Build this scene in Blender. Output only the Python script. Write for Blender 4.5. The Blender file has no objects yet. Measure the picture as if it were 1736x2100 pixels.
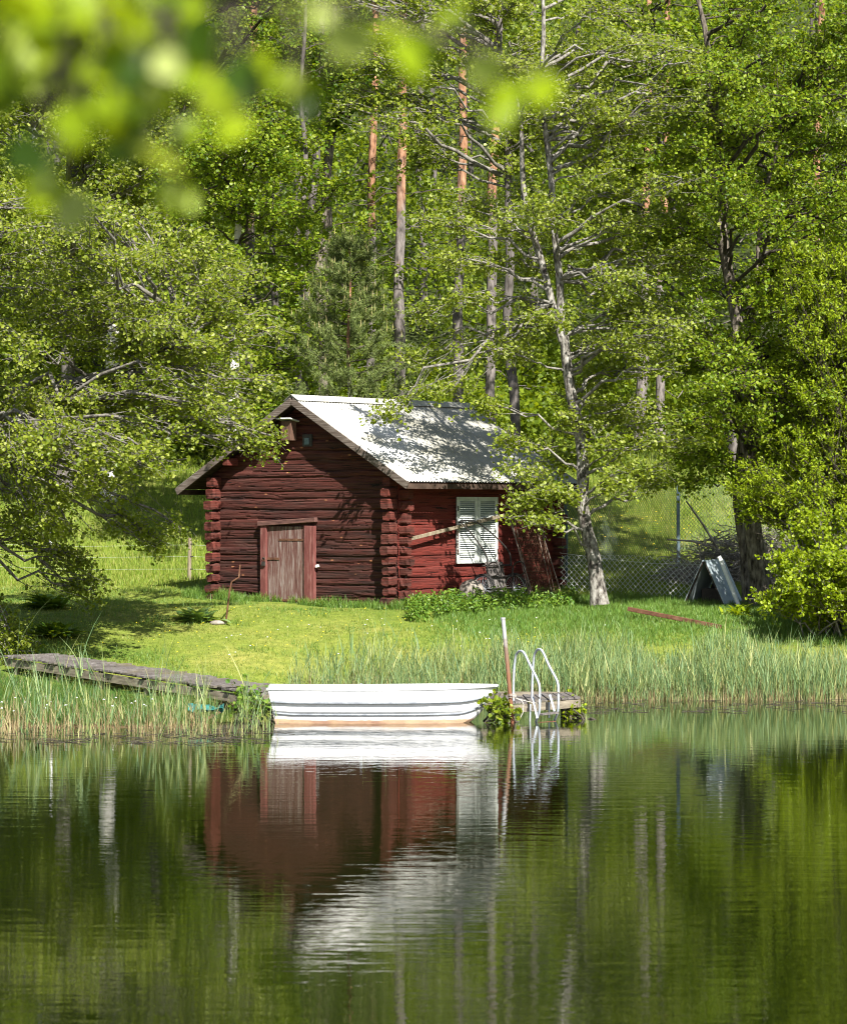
import bpy, math, random
import numpy as np
from mathutils import Vector, Matrix
random.seed(7)
R = np.random.RandomState(11)
scene = bpy.context.scene
COL = scene.collection
rad = math.radians

# ------------------------------------------------------------------ camera numbers
F, HC, CX, CY = 6175.0, 3.44, 868.0, 1050.0      # focal length in sheet units of a 1736-wide picture, eye height
def at(px, py, Y):
    """point at distance Y seen at (px, py)"""
    return np.array([(px-CX)/F*Y, Y, HC-(py-CY)/F*Y])
def atx(px, Y): return (px-CX)/F*Y

# ------------------------------------------------------------------ noise (value noise, numpy)
def _h(ix, iy, seed):
    n = (ix.astype(np.int64)*374761393 + iy.astype(np.int64)*668265263 + seed*974711) & 0x7fffffff
    n = ((n ^ (n >> 13))*1274126177) & 0x7fffffff
    n = (n ^ (n >> 16)) & 0xffff
    return n/65535.0
def vn(x, y, seed=0):
    x = np.asarray(x, float); y = np.asarray(y, float)
    ix = np.floor(x); iy = np.floor(y); fx = x-ix; fy = y-iy
    fx = fx*fx*(3-2*fx); fy = fy*fy*(3-2*fy)
    a = _h(ix, iy, seed); b = _h(ix+1, iy, seed); c = _h(ix, iy+1, seed); d = _h(ix+1, iy+1, seed)
    return (a*(1-fx)+b*fx)*(1-fy)+(c*(1-fx)+d*fx)*fy
def fbm(x, y, seed=0, o=3):
    s = 0; a = .5; t = 0
    for k in range(o):
        s = s+a*vn(np.asarray(x)*2**k, np.asarray(y)*2**k, seed+k); t += a; a *= .5
    return s/t

# ------------------------------------------------------------------ mesh builder
class MB:
    def __init__(s): s.v = []; s.f = []; s.m = []; s.n = 0; s.sm = []
    def add(s, V, Fc, mi=0, smooth=False):
        V = np.asarray(V, float).reshape(-1, 3); Fc = np.asarray(Fc, int)
        if len(Fc) == 0: return s
        s.v.append(V); s.f.append(Fc+s.n); s.n += len(V)
        s.m.append(np.full(len(Fc), mi)); s.sm.append(np.full(len(Fc), smooth)); return s
    def box(s, c, d, rot=None, mi=0):
        c = np.array(c, float); h = np.array(d, float)/2
        V = np.array([[x, y, z] for x in (-1, 1) for y in (-1, 1) for z in (-1, 1)])*h
        if rot is not None: V = V@np.array(rot).T
        return s.add(V+c, [[0, 1, 3, 2], [4, 6, 7, 5], [0, 4, 5, 1], [2, 3, 7, 6], [0, 2, 6, 4], [1, 5, 7, 3]], mi)
    def beam(s, a, b, w, h, up=(0, 0, 1), mi=0):
        a = np.array(a, float); b = np.array(b, float); t = b-a; L = np.linalg.norm(t); t /= L
        u = np.array(up, float); sd = np.cross(t, u); sd /= np.linalg.norm(sd); u = np.cross(sd, t)
        return s.box((a+b)/2, (L, w, h), np.column_stack([t, sd, u]), mi)
    def tube(s, pts, r, sides=8, cap=True, mi=0):
        pts = np.array(pts, float); r = np.full(len(pts), r, float) if np.isscalar(r) else np.array(r, float)
        V, Q = tubes(pts[None], r[None], sides); s.add(V, Q, mi, True)
        if cap:
            for k in (0, len(pts)-1):
                idx = np.arange(sides)+k*sides
                ring = V[idx]; c = ring.mean(0)
                s.add(np.vstack([ring, c]), [[i, (i+1) % sides, sides] for i in range(sides)], mi)
        return s
    def build(s, name, mats, parent=None):
        me = bpy.data.meshes.new(name); o = bpy.data.objects.new(name, me)
        if s.v:
            V = np.vstack(s.v)
            loops = np.concatenate([f.ravel() for f in s.f]); tot = np.concatenate([np.full(len(f), f.shape[1]) for f in s.f])
            st = np.concatenate([[0], np.cumsum(tot)[:-1]])
            me.vertices.add(len(V)); me.vertices.foreach_set('co', V.astype(np.float32).ravel())
            me.loops.add(len(loops)); me.loops.foreach_set('vertex_index', loops.astype(np.int32))
            me.polygons.add(len(tot)); me.polygons.foreach_set('loop_start', st.astype(np.int32))
            me.polygons.foreach_set('loop_total', tot.astype(np.int32))
            me.polygons.foreach_set('material_index', np.concatenate(s.m).astype(np.int32))
            me.polygons.foreach_set('use_smooth', np.concatenate(s.sm))
            me.update(calc_edges=True); me.validate()
        for m in (mats if isinstance(mats, (list, tuple)) else [mats]): me.materials.append(m)
        COL.objects.link(o)
        if parent is not None: o.parent = parent
        return o
def bevel(o, w=.01, seg=2):
    m = o.modifiers.new('bevel', 'BEVEL'); m.width = w; m.segments = seg; m.limit_method = 'ANGLE'; return o

def tubes(paths, radii, sides=5):
    """paths (N,P,3) radii (N,P) -> verts, quads"""
    N, P_, _ = paths.shape
    t = np.zeros_like(paths); t[:, 1:-1] = paths[:, 2:]-paths[:, :-2]; t[:, 0] = paths[:, 1]-paths[:, 0]; t[:, -1] = paths[:, -1]-paths[:, -2]
    t /= np.linalg.norm(t, axis=2, keepdims=True)+1e-9
    mt = t.mean(1); ax = np.abs(mt).argmin(1); ref = np.eye(3)[ax][:, None, :].repeat(P_, 1)
    u = np.cross(t, ref); u /= np.linalg.norm(u, axis=2, keepdims=True)+1e-9
    w = np.cross(t, u)
    an = np.arange(sides)*2*np.pi/sides
    V = paths[:, :, None, :]+radii[:, :, None, None]*(np.cos(an)[None, None, :, None]*u[:, :, None, :]+np.sin(an)[None, None, :, None]*w[:, :, None, :])
    b = (np.arange(N)*P_*sides)[:, None, None]+(np.arange(P_-1)*sides)[None, :, None]
    i = np.arange(sides)[None, None, :]; j = (i+1) % sides
    Q = np.stack([b+i, b+j, b+j+sides, b+i+sides], -1).reshape(-1, 4)
    return V.reshape(-1, 3), Q

def norm(a): return a/(np.linalg.norm(a, axis=-1, keepdims=True)+1e-9)
def leafmesh(C, size, narrow=False, simple=False, rs=R, upb=.9, droop=.5):
    N = len(C); size = np.asarray(size)
    n = norm(rs.normal(size=(N, 3))+np.array([.15, -.35, upb])); d = rs.normal(size=(N, 3)); d[:, 2] -= droop
    d = norm(d-(d*n).sum(1, keepdims=True)*n); s_ = np.cross(n, d)
    wd = .26 if narrow else .47
    if simple:
        pr = [(0, 0, 0), (.5, -wd, .06), (1, 0, 0), (.5, wd, .06)]; fc = [[0, 1, 2, 3]]
    else:
        pr = [(0, 0, 0), (.28, -wd*.92, .10), (.72, -wd*.8, .1), (1, 0, -.02), (.72, wd*.8, .1), (.28, wd*.92, .1)]; fc = [[0, 3, 2, 1], [0, 5, 4, 3]]
    pr = np.array(pr); k = len(pr)
    V = C[:, None, :]+size[:, None, None]*(pr[None, :, 0, None]*d[:, None, :]+pr[None, :, 1, None]*s_[:, None, :]+pr[None, :, 2, None]*n[:, None, :])
    Q = (np.arange(N)*k)[:, None, None]+np.array(fc)[None]
    return V.reshape(-1, 3), Q.reshape(-1, len(fc[0]))
def blades(B, h, w, az, lean, bend, rs=R, seg=3):
    """tapering grass blades"""
    N = len(B); hz = np.stack([np.cos(az), np.sin(az), 0*az], 1)
    fa = az+np.pi/2+rs.normal(0, .5, N); wd = np.stack([np.cos(fa), np.sin(fa), 0*fa], 1)
    V = np.zeros((N, seg+1, 2, 3))
    for k in range(seg+1):
        s = k/seg; c = B+hz*((lean*s+bend*s*s)*h)[:, None]; c[:, 2] += h*(s-.35*np.abs(bend)*s*s)
        ww = (w*(1-s)**.6*.5+.0006)[:, None]*wd
        V[:, k, 0] = c-ww; V[:, k, 1] = c+ww
    b = (np.arange(N)*(seg+1)*2)[:, None, None]; base = np.array([[2*k, 2*k+1, 2*k+3, 2*k+2] for k in range(seg)])[None]
    return V.reshape(-1, 3), (b+base).reshape(-1, 4)

# ------------------------------------------------------------------ tags
def tag(o, label=None, cat=None, group=None, kind=None):
    if label: o['label'] = label
    if cat: o['category'] = cat
    if group: o['group'] = group
    if kind: o['kind'] = kind
    return o
def empty(name, loc, rz, label, cat, group=None):
    o = bpy.data.objects.new(name, None); COL.objects.link(o); o.location = tuple(float(c) for c in loc); o.rotation_euler = (0, 0, rz)
    o.empty_display_size = .2
    return tag(o, label, cat, group)

# ------------------------------------------------------------------ materials
def newmat(name):
    m = bpy.data.materials.new(name); m.use_nodes = True; nt = m.node_tree; nt.nodes.clear()
    out = nt.nodes.new('ShaderNodeOutputMaterial'); return m, nt, out
def N_(nt, t, **k):
    n = nt.nodes.new(t)
    for a, b in k.items():
        if a.startswith('i_'): n.inputs[a[2:].replace('_', ' ')].default_value = b
        else: setattr(n, a, b)
    return n
def ramp(nt, fac, stops):
    r = nt.nodes.new('ShaderNodeValToRGB'); e = r.color_ramp.elements
    e[0].position, e[0].color = stops[0][0], (*stops[0][1], 1); e[1].position, e[1].color = stops[-1][0], (*stops[-1][1], 1)
    for p, c in stops[1:-1]:
        x = e.new(p); x.color = (*c, 1)
    nt.links.new(fac, r.inputs[0]); return r.outputs[0]
def coords(nt, scale=(1, 1, 1), kind='Object'):
    tc = nt.nodes.new('ShaderNodeTexCoord'); mp = nt.nodes.new('ShaderNodeMapping'); mp.inputs['Scale'].default_value = scale
    nt.links.new(tc.outputs[kind], mp.inputs[0]); return mp.outputs[0]
def noise(nt, vec, scale, detail=4, rough=.55, dist=0):
    n = N_(nt, 'ShaderNodeTexNoise'); n.inputs['Scale'].default_value = scale; n.inputs['Detail'].default_value = detail
    n.inputs['Roughness'].default_value = rough; n.inputs['Distortion'].default_value = dist
    nt.links.new(vec, n.inputs['Vector']); return n.outputs[0]
def mixc(nt, fac, a, b, mode='MIX'):
    m = nt.nodes.new('ShaderNodeMix'); m.data_type = 'RGBA'; m.blend_type = mode
    if hasattr(fac, 'links'): nt.links.new(fac, m.inputs[0])
    else: m.inputs[0].default_value = fac
    for s, i in ((a, 6), (b, 7)):
        if hasattr(s, 'links'): nt.links.new(s, m.inputs[i])
        else: m.inputs[i].default_value = (*s, 1)
    return m.outputs[2]
def principled(nt, out, col, rough=.7, spec=.3, metal=0, bump=None, bs=.5, bd=.01):
    p = nt.nodes.new('ShaderNodeBsdfPrincipled')
    if hasattr(col, 'links'): nt.links.new(col, p.inputs['Base Color'])
    else: p.inputs['Base Color'].default_value = (*col, 1)
    p.inputs['Roughness'].default_value = rough; p.inputs['Specular IOR Level'].default_value = spec; p.inputs['Metallic'].default_value = metal
    if bump is not None:
        b = nt.nodes.new('ShaderNodeBump'); b.inputs['Strength'].default_value = bs; b.inputs['Distance'].default_value = bd
        nt.links.new(bump, b.inputs['Height']); nt.links.new(b.outputs[0], p.inputs['Normal'])
    nt.links.new(p.outputs[0], out.inputs[0]); return p
def noisy(name, stops, scale=4, stretch=(1, 1, 1), rough=.7, spec=.3, metal=0, bs=.4, bd=.01, detail=5, dist=0):
    m, nt, out = newmat(name); v = coords(nt, stretch); n = noise(nt, v, scale, detail, .6, dist)
    principled(nt, out, ramp(nt, n, stops), rough, spec, metal, n, bs, bd); return m
def leafmat(name, stops, rough=.42, spec=.25, trans=.45, tcol=(.50, .58, .005)):
    m, nt, out = newmat(name); g = nt.nodes.new('ShaderNodeNewGeometry')
    c = ramp(nt, g.outputs['Random Per Island'], stops)
    p = nt.nodes.new('ShaderNodeBsdfPrincipled'); nt.links.new(c, p.inputs['Base Color']); p.inputs['Roughness'].default_value = rough
    p.inputs['Specular IOR Level'].default_value = spec
    t = nt.nodes.new('ShaderNodeBsdfTranslucent'); nt.links.new(mixc(nt, .5, c, tcol), t.inputs[0])
    mx = nt.nodes.new('ShaderNodeMixShader'); mx.inputs[0].default_value = trans
    nt.links.new(p.outputs[0], mx.inputs[1]); nt.links.new(t.outputs[0], mx.inputs[2]); nt.links.new(mx.outputs[0], out.inputs[0]); return m

M = {}
M['alder_leaf'] = leafmat('alder_leaf', [(0, (.05, .10, .006)), (.35, (.12, .175, .010)), (.8, (.21, .265, .016)), (1, (.32, .37, .07))])
M['pale_leaf'] = leafmat('pale_leaf', [(0, (.06, .10, .008)), (.4, (.14, .185, .014)), (.8, (.235, .275, .03)), (1, (.34, .37, .10))])
M['birch_leaf'] = leafmat('birch_leaf', [(0, (.05, .11, .006)), (.5, (.13, .20, .008)), (1, (.26, .32, .03))])
M['willow_leaf'] = leafmat('willow_leaf', [(0, (.09, .15, .004)), (.5, (.19, .26, .006)), (1, (.30, .37, .02))])
M['deep_leaf'] = leafmat('deep_leaf', [(0, (.03, .08, .005)), (.5, (.07, .14, .007)), (1, (.14, .22, .015))])
M['forest_leaf'] = leafmat('forest_leaf', [(0, (.05, .085, .006)), (.5, (.11, .16, .010)), (1, (.20, .26, .02))])
M['soft_leaf'] = leafmat('soft_leaf', [(0, (.07, .11, .010)), (.35, (.145, .19, .016)), (.8, (.235, .28, .03)), (1, (.36, .40, .12))])
M['pale_twig'] = noisy('pale_twig', [(.35, (.08, .072, .062)), (.7, (.28, .265, .235))], 12, rough=.9, spec=.1)
M['pale_bark'] = noisy('pale_bark', [(.38, (.035, .03, .026)), (.50, (.16, .147, .128)), (.66, (.32, .305, .275))], 11, (1, 1, .5), .9, .1, bs=.9, bd=.03)
M['dry_branch'] = noisy('dry_branch', [(.35, (.14, .12, .10)), (.7, (.42, .38, .34))], 12, rough=.9, spec=.1)
M['needle'] = leafmat('needle', [(0, (.08, .12, .035)), (.5, (.14, .18, .055)), (1, (.21, .25, .07))], rough=.5, trans=.2)
M['candle'] = noisy('pine_candle', [(.3, (.28, .24, .10)), (.7, (.40, .34, .15))], 9)
M['near_leaf'] = leafmat('near_leaf', [(0, (.01, .035, .001)), (.16, (.03, .07, .002)), (.26, (.19, .28, .003)), (.85, (.30, .40, .005)), (1, (.42, .48, .14))], spec=.35, trans=.5, tcol=(.40, .46, .002))
M['alder_bark'] = noisy('alder_bark', [(.36, (.035, .03, .026)), (.50, (.14, .125, .11)), (.66, (.29, .275, .245))], 9, (1, 1, .45), .9, .1, bs=.9, bd=.03)
M['dark_bark'] = noisy('dark_bark', [(.34, (.025, .02, .016)), (.52, (.14, .118, .095)), (.7, (.28, .24, .195))], 14, (1, 1, .3), .9, .1, bs=1, bd=.04)
M['grey_bark'] = noisy('grey_bark', [(.3, (.04, .035, .03)), (.7, (.17, .15, .14))], 10, (1, 1, .3), .9, .1, bs=.8, bd=.02)
M['twig'] = noisy('lichen_twig', [(.35, (.06, .053, .045)), (.7, (.24, .225, .195))], 12, rough=.9, spec=.1)
M['dark_twig'] = noisy('dark_twig', [(.3, (.025, .021, .016)), (.7, (.09, .078, .06))], 10, rough=.9, spec=.1)
M['birch_bark'] = noisy('birch_bark', [(.36, (.05, .045, .04)), (.43, (.5, .47, .43)), (.8, (.7, .67, .62))], 5, (1, 1, 2.4), .8, .2)
def pinebark():
    m, nt, out = newmat('pine_bark'); v = coords(nt, (1, 1, .35)); n = noise(nt, v, 10, 6)
    tc = nt.nodes.new('ShaderNodeTexCoord'); sp = nt.nodes.new('ShaderNodeSeparateXYZ'); nt.links.new(tc.outputs['Generated'], sp.inputs[0])
    big = noise(nt, coords(nt, (1, 1, .8)), 1.6, 3); a = nt.nodes.new('ShaderNodeMath'); a.operation = 'MULTIPLY_ADD'; a.inputs[1].default_value = .55; nt.links.new(big, a.inputs[0]); nt.links.new(sp.outputs[2], a.inputs[2])
    f = ramp(nt, a.outputs[0], [(.56, (0, 0, 0)), (.74, (1, 1, 1))])
    grey = ramp(nt, n, [(.33, (.04, .035, .032)), (.6, (.19, .165, .155))]); org = ramp(nt, n, [(.36, (.08, .04, .026)), (.48, (.26, .13, .072)), (.66, (.36, .215, .135))])
    principled(nt, out, mixc(nt, f, grey, org), .85, .15, 0, n, .9, .03); return m
M['pine_bark'] = pinebark()

def logmat(name, dark, red, grey, redbias, knots=True):
    m, nt, out = newmat(name)
    v1 = coords(nt, (.5, .5, 5)); n1 = noise(nt, v1, 1.6, 5, .6)
    v2 = coords(nt, (1.3, 1.3, 42)); n2 = noise(nt, v2, 1.0, 4, .62, .3)
    v3 = coords(nt, (.7, .7, 9)); n3 = noise(nt, v3, 1.4, 6, .7, .4)
    tc = nt.nodes.new('ShaderNodeTexCoord'); sp = nt.nodes.new('ShaderNodeSeparateXYZ'); nt.links.new(tc.outputs['Object'], sp.inputs[0])
    ma = nt.nodes.new('ShaderNodeMath'); ma.operation = 'MULTIPLY_ADD'; ma.inputs[1].default_value = .055; nt.links.new(sp.outputs[2], ma.inputs[0]); nt.links.new(n1, ma.inputs[2])
    c = ramp(nt, ma.outputs[0], [(redbias-.14, dark), (redbias, tuple(.5*(a+b) for a, b in zip(dark, red))), (redbias+.16, red)])
    c = mixc(nt, ramp(nt, n2, [(.48, (0, 0, 0)), (.75, (.55, .55, .55))]), c, grey)
    c = mixc(nt, ramp(nt, n2, [(.35, (1, 1, 1)), (.42, (0, 0, 0))]), c, tuple(x*.3 for x in dark))
    c = mixc(nt, ramp(nt, n3, [(.355, (1, 1, 1)), (.375, (0, 0, 0))]), c, (.004, .003, .003))
    if knots:
        v4 = coords(nt, (2.3, 2.3, 5.2)); vo = N_(nt, 'ShaderNodeTexVoronoi'); vo.inputs['Scale'].default_value = 1.0; nt.links.new(v4, vo.inputs['Vector'])
        k = ramp(nt, vo.outputs['Distance'], [(.05, (1, 1, 1)), (.13, (0, 0, 0))])
        sel = ramp(nt, noise(nt, coords(nt, (.45, .45, .9)), 1.1, 1), [(.38, (0, 0, 0)), (.48, (1, 1, 1))])
        c = mixc(nt, mixc(nt, 1, k, sel, 'MULTIPLY'), c, (.27, .115, .055))
    ad = nt.nodes.new('ShaderNodeMath'); ad.operation = 'ADD'; nt.links.new(n2, ad.inputs[0]); nt.links.new(n3, ad.inputs[1])
    principled(nt, out, c, .82, .25, 0, ad.outputs[0], .9, .02); return m
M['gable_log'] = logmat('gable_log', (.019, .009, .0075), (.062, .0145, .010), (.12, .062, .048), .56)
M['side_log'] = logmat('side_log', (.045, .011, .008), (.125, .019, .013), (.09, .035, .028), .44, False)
M['end_log'] = logmat('end_log', (.035, .012, .009), (.105, .022, .015), (.10, .055, .043), .54, False)
M['verge'] = noisy('weathered_board', [(.3, (.035, .024, .019)), (.5, (.10, .077, .062)), (.7, (.22, .19, .17))], 5, (.5, .5, 9), .85, .2, bs=.8)
M['soffit'] = noisy('soffit_board', [(.3, (.03, .02, .015)), (.7, (.09, .06, .045))], 5, (7, 1, 1), .9, .1)
def roofmat():
    m, nt, out = newmat('corrugated_metal'); n = noise(nt, coords(nt, (1, .5, 1)), 1.2, 5, .65); n2 = noise(nt, coords(nt, (1, 6, 1)), 3, 5, .7)
    c = ramp(nt, n, [(.35, (.52, .52, .52)), (.52, (.40, .395, .365)), (.72, (.24, .225, .16))])
    c = mixc(nt, ramp(nt, n2, [(.5, (0, 0, 0)), (.75, (.6, .6, .6))]), c, (.24, .225, .15))
    tc = nt.nodes.new('ShaderNodeTexCoord'); sp = nt.nodes.new('ShaderNodeSeparateXYZ'); nt.links.new(tc.outputs['Object'], sp.inputs[0])
    a = nt.nodes.new('ShaderNodeMath'); a.operation = 'MULTIPLY'; nt.links.new(sp.outputs[1], a.inputs[0]); nt.links.new(n2, a.inputs[1])
    c = mixc(nt, ramp(nt, a.outputs[0], [(.9, (0, 0, 0)), (1, (.6, .6, .6))]), c, (.20, .19, .15))
    n5 = noise(nt, coords(nt, (.5, 9, .5)), 1.4, 5, .7)
    c = mixc(nt, ramp(nt, n5, [(.52, (0, 0, 0)), (.68, (.5, .5, .5))]), c, (.26, .24, .19))
    n6 = noise(nt, coords(nt), 7, 6, .75)
    c = mixc(nt, ramp(nt, n6, [(.62, (0, 0, 0)), (.68, (.7, .7, .7))]), c, (.13, .12, .06))
    principled(nt, out, c, .5, .4, .0, n2, .15, .005); return m
M['roof'] = roofmat()
M['shutter'] = noisy('white_shutter_paint', [(.3, (.40, .43, .40)), (.7, (.62, .64, .60))], 3, (1, 1, 4), .55, .4, bs=.1)
M['door_plank'] = noisy('worn_door_plank', [(.28, (.05, .022, .018)), (.45, (.11, .052, .043)), (.56, (.16, .11, .095)), (.75, (.28, .24, .22))], 2.6, (8, 8, .8), .85, .2, bs=.7, dist=.5)
M['door_post'] = noisy('pink_red_post', [(.3, (.09, .026, .023)), (.55, (.15, .052, .045)), (.75, (.24, .14, .12))], 3, (6, 6, .9), .8, .2, bs=.5)
M['lintel'] = noisy('dark_lintel', [(.3, (.05, .025, .022)), (.7, (.16, .08, .065))], 4, (1, 6, 6), .85, .2, bs=.6)
M['rust'] = noisy('rust', [(.3, (.05, .022, .013)), (.55, (.12, .056, .032)), (.8, (.20, .12, .075))], 9, rough=.85, spec=.2, bs=.5)
M['rustpole'] = None
M['iron'] = noisy('dark_iron', [(.3, (.012, .011, .010)), (.7, (.05, .042, .037))], 12, rough=.6, spec=.4)
M['oldsteel'] = noisy('old_steel_rail', [(.3, (.10, .065, .045)), (.7, (.30, .25, .21))], 8, rough=.7)
M['rubber'] = noisy('tyre_rubber', [(.3, (.015, .015, .015)), (.7, (.04, .038, .035))], 30, rough=.8)
M['galv'] = noisy('galvanised_steel', [(.3, (.30, .33, .36)), (.7, (.45, .48, .51))], 14, rough=.42, spec=.5, metal=.25, bs=.1)
M['bluepost'] = noisy('blue_grey_post', [(.3, (.07, .11, .13)), (.7, (.14, .19, .21))], 10, rough=.6)
M['wire'] = noisy('fence_wire', [(.3, (.035, .05, .035)), (.7, (.08, .095, .065))], 20, rough=.6)
M['palewire'] = noisy('pale_fence_wire', [(.3, (.42, .43, .39)), (.7, (.62, .62, .57))], 20, rough=.6)
M['postwood'] = noisy('fence_post_wood', [(.3, (.13, .10, .07)), (.7, (.28, .24, .17))], 6, (4, 4, .5), .9, .1)
M['whitepost'] = noisy('white_post', [(.3, (.6, .6, .58)), (.7, (.8, .8, .78))], 5, rough=.6)
def plankmat():
    m, nt, out = newmat('grey_dock_plank'); n = noise(nt, coords(nt, (2, 2, 2)), 6, 6, .7); g = nt.nodes.new('ShaderNodeNewGeometry')
    c = ramp(nt, n, [(.3, (.05, .044, .04)), (.55, (.14, .125, .118)), (.75, (.24, .225, .21))])
    c = mixc(nt, ramp(nt, g.outputs['Random Per Island'], [(0, (.55, .55, .55)), (.5, (0, 0, 0)), (1, (.1, .1, .1))]), c, (.06, .05, .04))
    c = mixc(nt, ramp(nt, noise(nt, coords(nt), 1.3, 4), [(.55, (0, 0, 0)), (.7, (.6, .6, .6))]), c, (.14, .12, .06))
    principled(nt, out, c, .85, .2, 0, n, .6); return m
M['dockwood'] = plankmat()
M['dockbeam'] = noisy('dock_beam', [(.3, (.09, .075, .055)), (.6, (.22, .19, .14)), (.8, (.30, .265, .21))], 4, (1, 1, 6), .85, .2, bs=.6)
M['stone'] = noisy('pale_stone', [(.3, (.15, .13, .11)), (.7, (.30, .27, .23))], 7, rough=.9, spec=.1, bs=.6, bd=.02)
M['reed'] = leafmat('reed_blade', [(0, (.08, .155, .07)), (.4, (.15, .23, .105)), (.75, (.23, .29, .10)), (1, (.36, .36, .15))], rough=.5, spec=.2, trans=.3)
M['straw'] = leafmat('straw', [(0, (.12, .07, .035)), (.5, (.27, .21, .10)), (1, (.42, .35, .2))], rough=.6, spec=.2, trans=.15, tcol=(.4, .3, .1))
M['lawn'] = leafmat('lawn_blade', [(0, (.10, .16, .018)), (.5, (.18, .225, .03)), (.85, (.26, .28, .06)), (1, (.36, .33, .13))], rough=.5, spec=.3, trans=.3)
M['meadow'] = leafmat('meadow_blade', [(0, (.10, .17, .02)), (.5, (.17, .24, .03)), (.85, (.25, .28, .05)), (1, (.34, .31, .12))], rough=.5, spec=.2, trans=.3)
M['longgrass'] = leafmat('long_grass_blade', [(0, (.05, .13, .02)), (.5, (.10, .19, .03)), (1, (.18, .26, .06))], rough=.45, spec=.35, trans=.3)
M['bankgrass'] = leafmat('bank_grass_blade', [(0, (.03, .09, .02)), (.5, (.06, .13, .025)), (.9, (.13, .18, .04)), (1, (.26, .22, .10))], rough=.5, spec=.2, trans=.3)
M['herb'] = leafmat('herb_leaf', [(0, (.04, .11, .012)), (.5, (.09, .17, .018)), (1, (.17, .25, .04))], trans=.3)
M['hosta'] = leafmat('broad_leaf', [(0, (.08, .17, .05)), (.5, (.14, .24, .07)), (1, (.24, .34, .14))], rough=.35, trans=.25)
M['yellow'] = noisy('dandelion_yellow', [(.3, (.75, .55, .02)), (.7, (.85, .65, .03))], 4, rough=.7)
M['whiteflower'] = noisy('white_petal', [(.3, (.65, .65, .65)), (.7, (.8, .8, .8))], 4, rough=.8)
M['teal'] = noisy('turquoise_net', [(.3, (.01, .07, .065)), (.7, (.03, .19, .16))], 12, rough=.7)
M['sheet'] = noisy('grey_sheet', [(.3, (.22, .27, .29)), (.55, (.34, .39, .41)), (.8, (.46, .5, .5))], 3, (1, 1, 1), .6, .3)
M['darkin'] = noisy('dark_inner', [(.3, (.02, .015, .012)), (.7, (.06, .045, .035))], 5)
M['rope'] = noisy('rope', [(.3, (.3, .28, .24)), (.7, (.5, .47, .42))], 30, rough=.9)
M['nest'] = noisy('nest_box_wood', [(.3, (.06, .032, .022)), (.7, (.14, .075, .05))], 6, (5, 5, 1), .85)
M['lidgrey'] = noisy('grey_lid', [(.3, (.35, .36, .36)), (.7, (.55, .56, .56))], 8, rough=.6)

def boatmat():
    m, nt, out = newmat('boat_gelcoat'); tc = nt.nodes.new('ShaderNodeTexCoord'); sp = nt.nodes.new('ShaderNodeSeparateXYZ'); nt.links.new(tc.outputs['Object'], sp.inputs[0])
    n = noise(nt, coords(nt, (1.2, 1.2, 3)), 2.2, 5, .65)
    a = nt.nodes.new('ShaderNodeMath'); a.operation = 'MULTIPLY_ADD'; a.inputs[1].default_value = -.10; nt.links.new(n, a.inputs[0]); nt.links.new(sp.outputs[2], a.inputs[2])
    f = ramp(nt, a.outputs[0], [(0, (.85, .85, .85)), (.012, (.35, .35, .35)), (.07, (0, 0, 0))])
    base = ramp(nt, noise(nt, coords(nt, (1, 1, 1)), 6, 4), [(.3, (.56, .565, .57)), (.7, (.70, .70, .70))])
    c = mixc(nt, f, base, ramp(nt, n, [(.35, (.22, .08, .02)), (.65, (.46, .28, .13))]))
    n3 = noise(nt, coords(nt, (.8, .8, 9)), 3.2, 5, .75)
    c = mixc(nt, ramp(nt, n3, [(.57, (0, 0, 0)), (.72, (.7, .7, .7))]), c, (.34, .32, .24))
    principled(nt, out, c, .32, .5); return m
M['boat'] = boatmat()
M['rub'] = noisy('rub_strip', [(.3, (.12, .13, .15)), (.7, (.25, .27, .29))], 10, rough=.5)  # dark grey that paints the shade below the hull's lapped strakes
def polemat():
    m, nt, out = newmat('rusty_pole'); tc = nt.nodes.new('ShaderNodeTexCoord'); sp = nt.nodes.new('ShaderNodeSeparateXYZ'); nt.links.new(tc.outputs['Generated'], sp.inputs[0])
    n = noise(nt, coords(nt), 9, 5); a = nt.nodes.new('ShaderNodeMath'); a.operation = 'MULTIPLY_ADD'; a.inputs[1].default_value = .25; nt.links.new(n, a.inputs[0]); nt.links.new(sp.outputs[2], a.inputs[2])
    principled(nt, out, ramp(nt, a.outputs[0], [(.2, (.13, .04, .02)), (.7, (.18, .085, .045)), (.9, (.16, .11, .08)), (1, (.30, .30, .30))]), .75, .3, 0, n, .4); return m
M['rustpole'] = polemat()
def watermat():
    m, nt, out = newmat('lake_water')
    def nz(sc, scale, det):
        return noise(nt, coords(nt, sc), scale, det, .55)
    a = nz((.45, 1.6, 1), 2.1, 3); b = nz((.5, 1.6, 1), 4.5, 3)
    patch = ramp(nt, nz((.35, .10, 1), .35, 2), [(.35, (.25, .25, .25)), (.65, (1, 1, 1))])
    s = nt.nodes.new('ShaderNodeMath'); s.operation = 'MULTIPLY_ADD'; s.inputs[1].default_value = .30; nt.links.new(b, s.inputs[0]); nt.links.new(a, s.inputs[2])
    s2 = nt.nodes.new('ShaderNodeMath'); s2.operation = 'MULTIPLY'; nt.links.new(s.outputs[0], s2.inputs[0]); nt.links.new(patch, s2.inputs[1])
    p = principled(nt, out, (.005, .009, .0008), .015, .5, 0, s2.outputs[0], 1.0, .0048)
    p.inputs['IOR'].default_value = 1.72
    return m
M['water'] = watermat()
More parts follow.
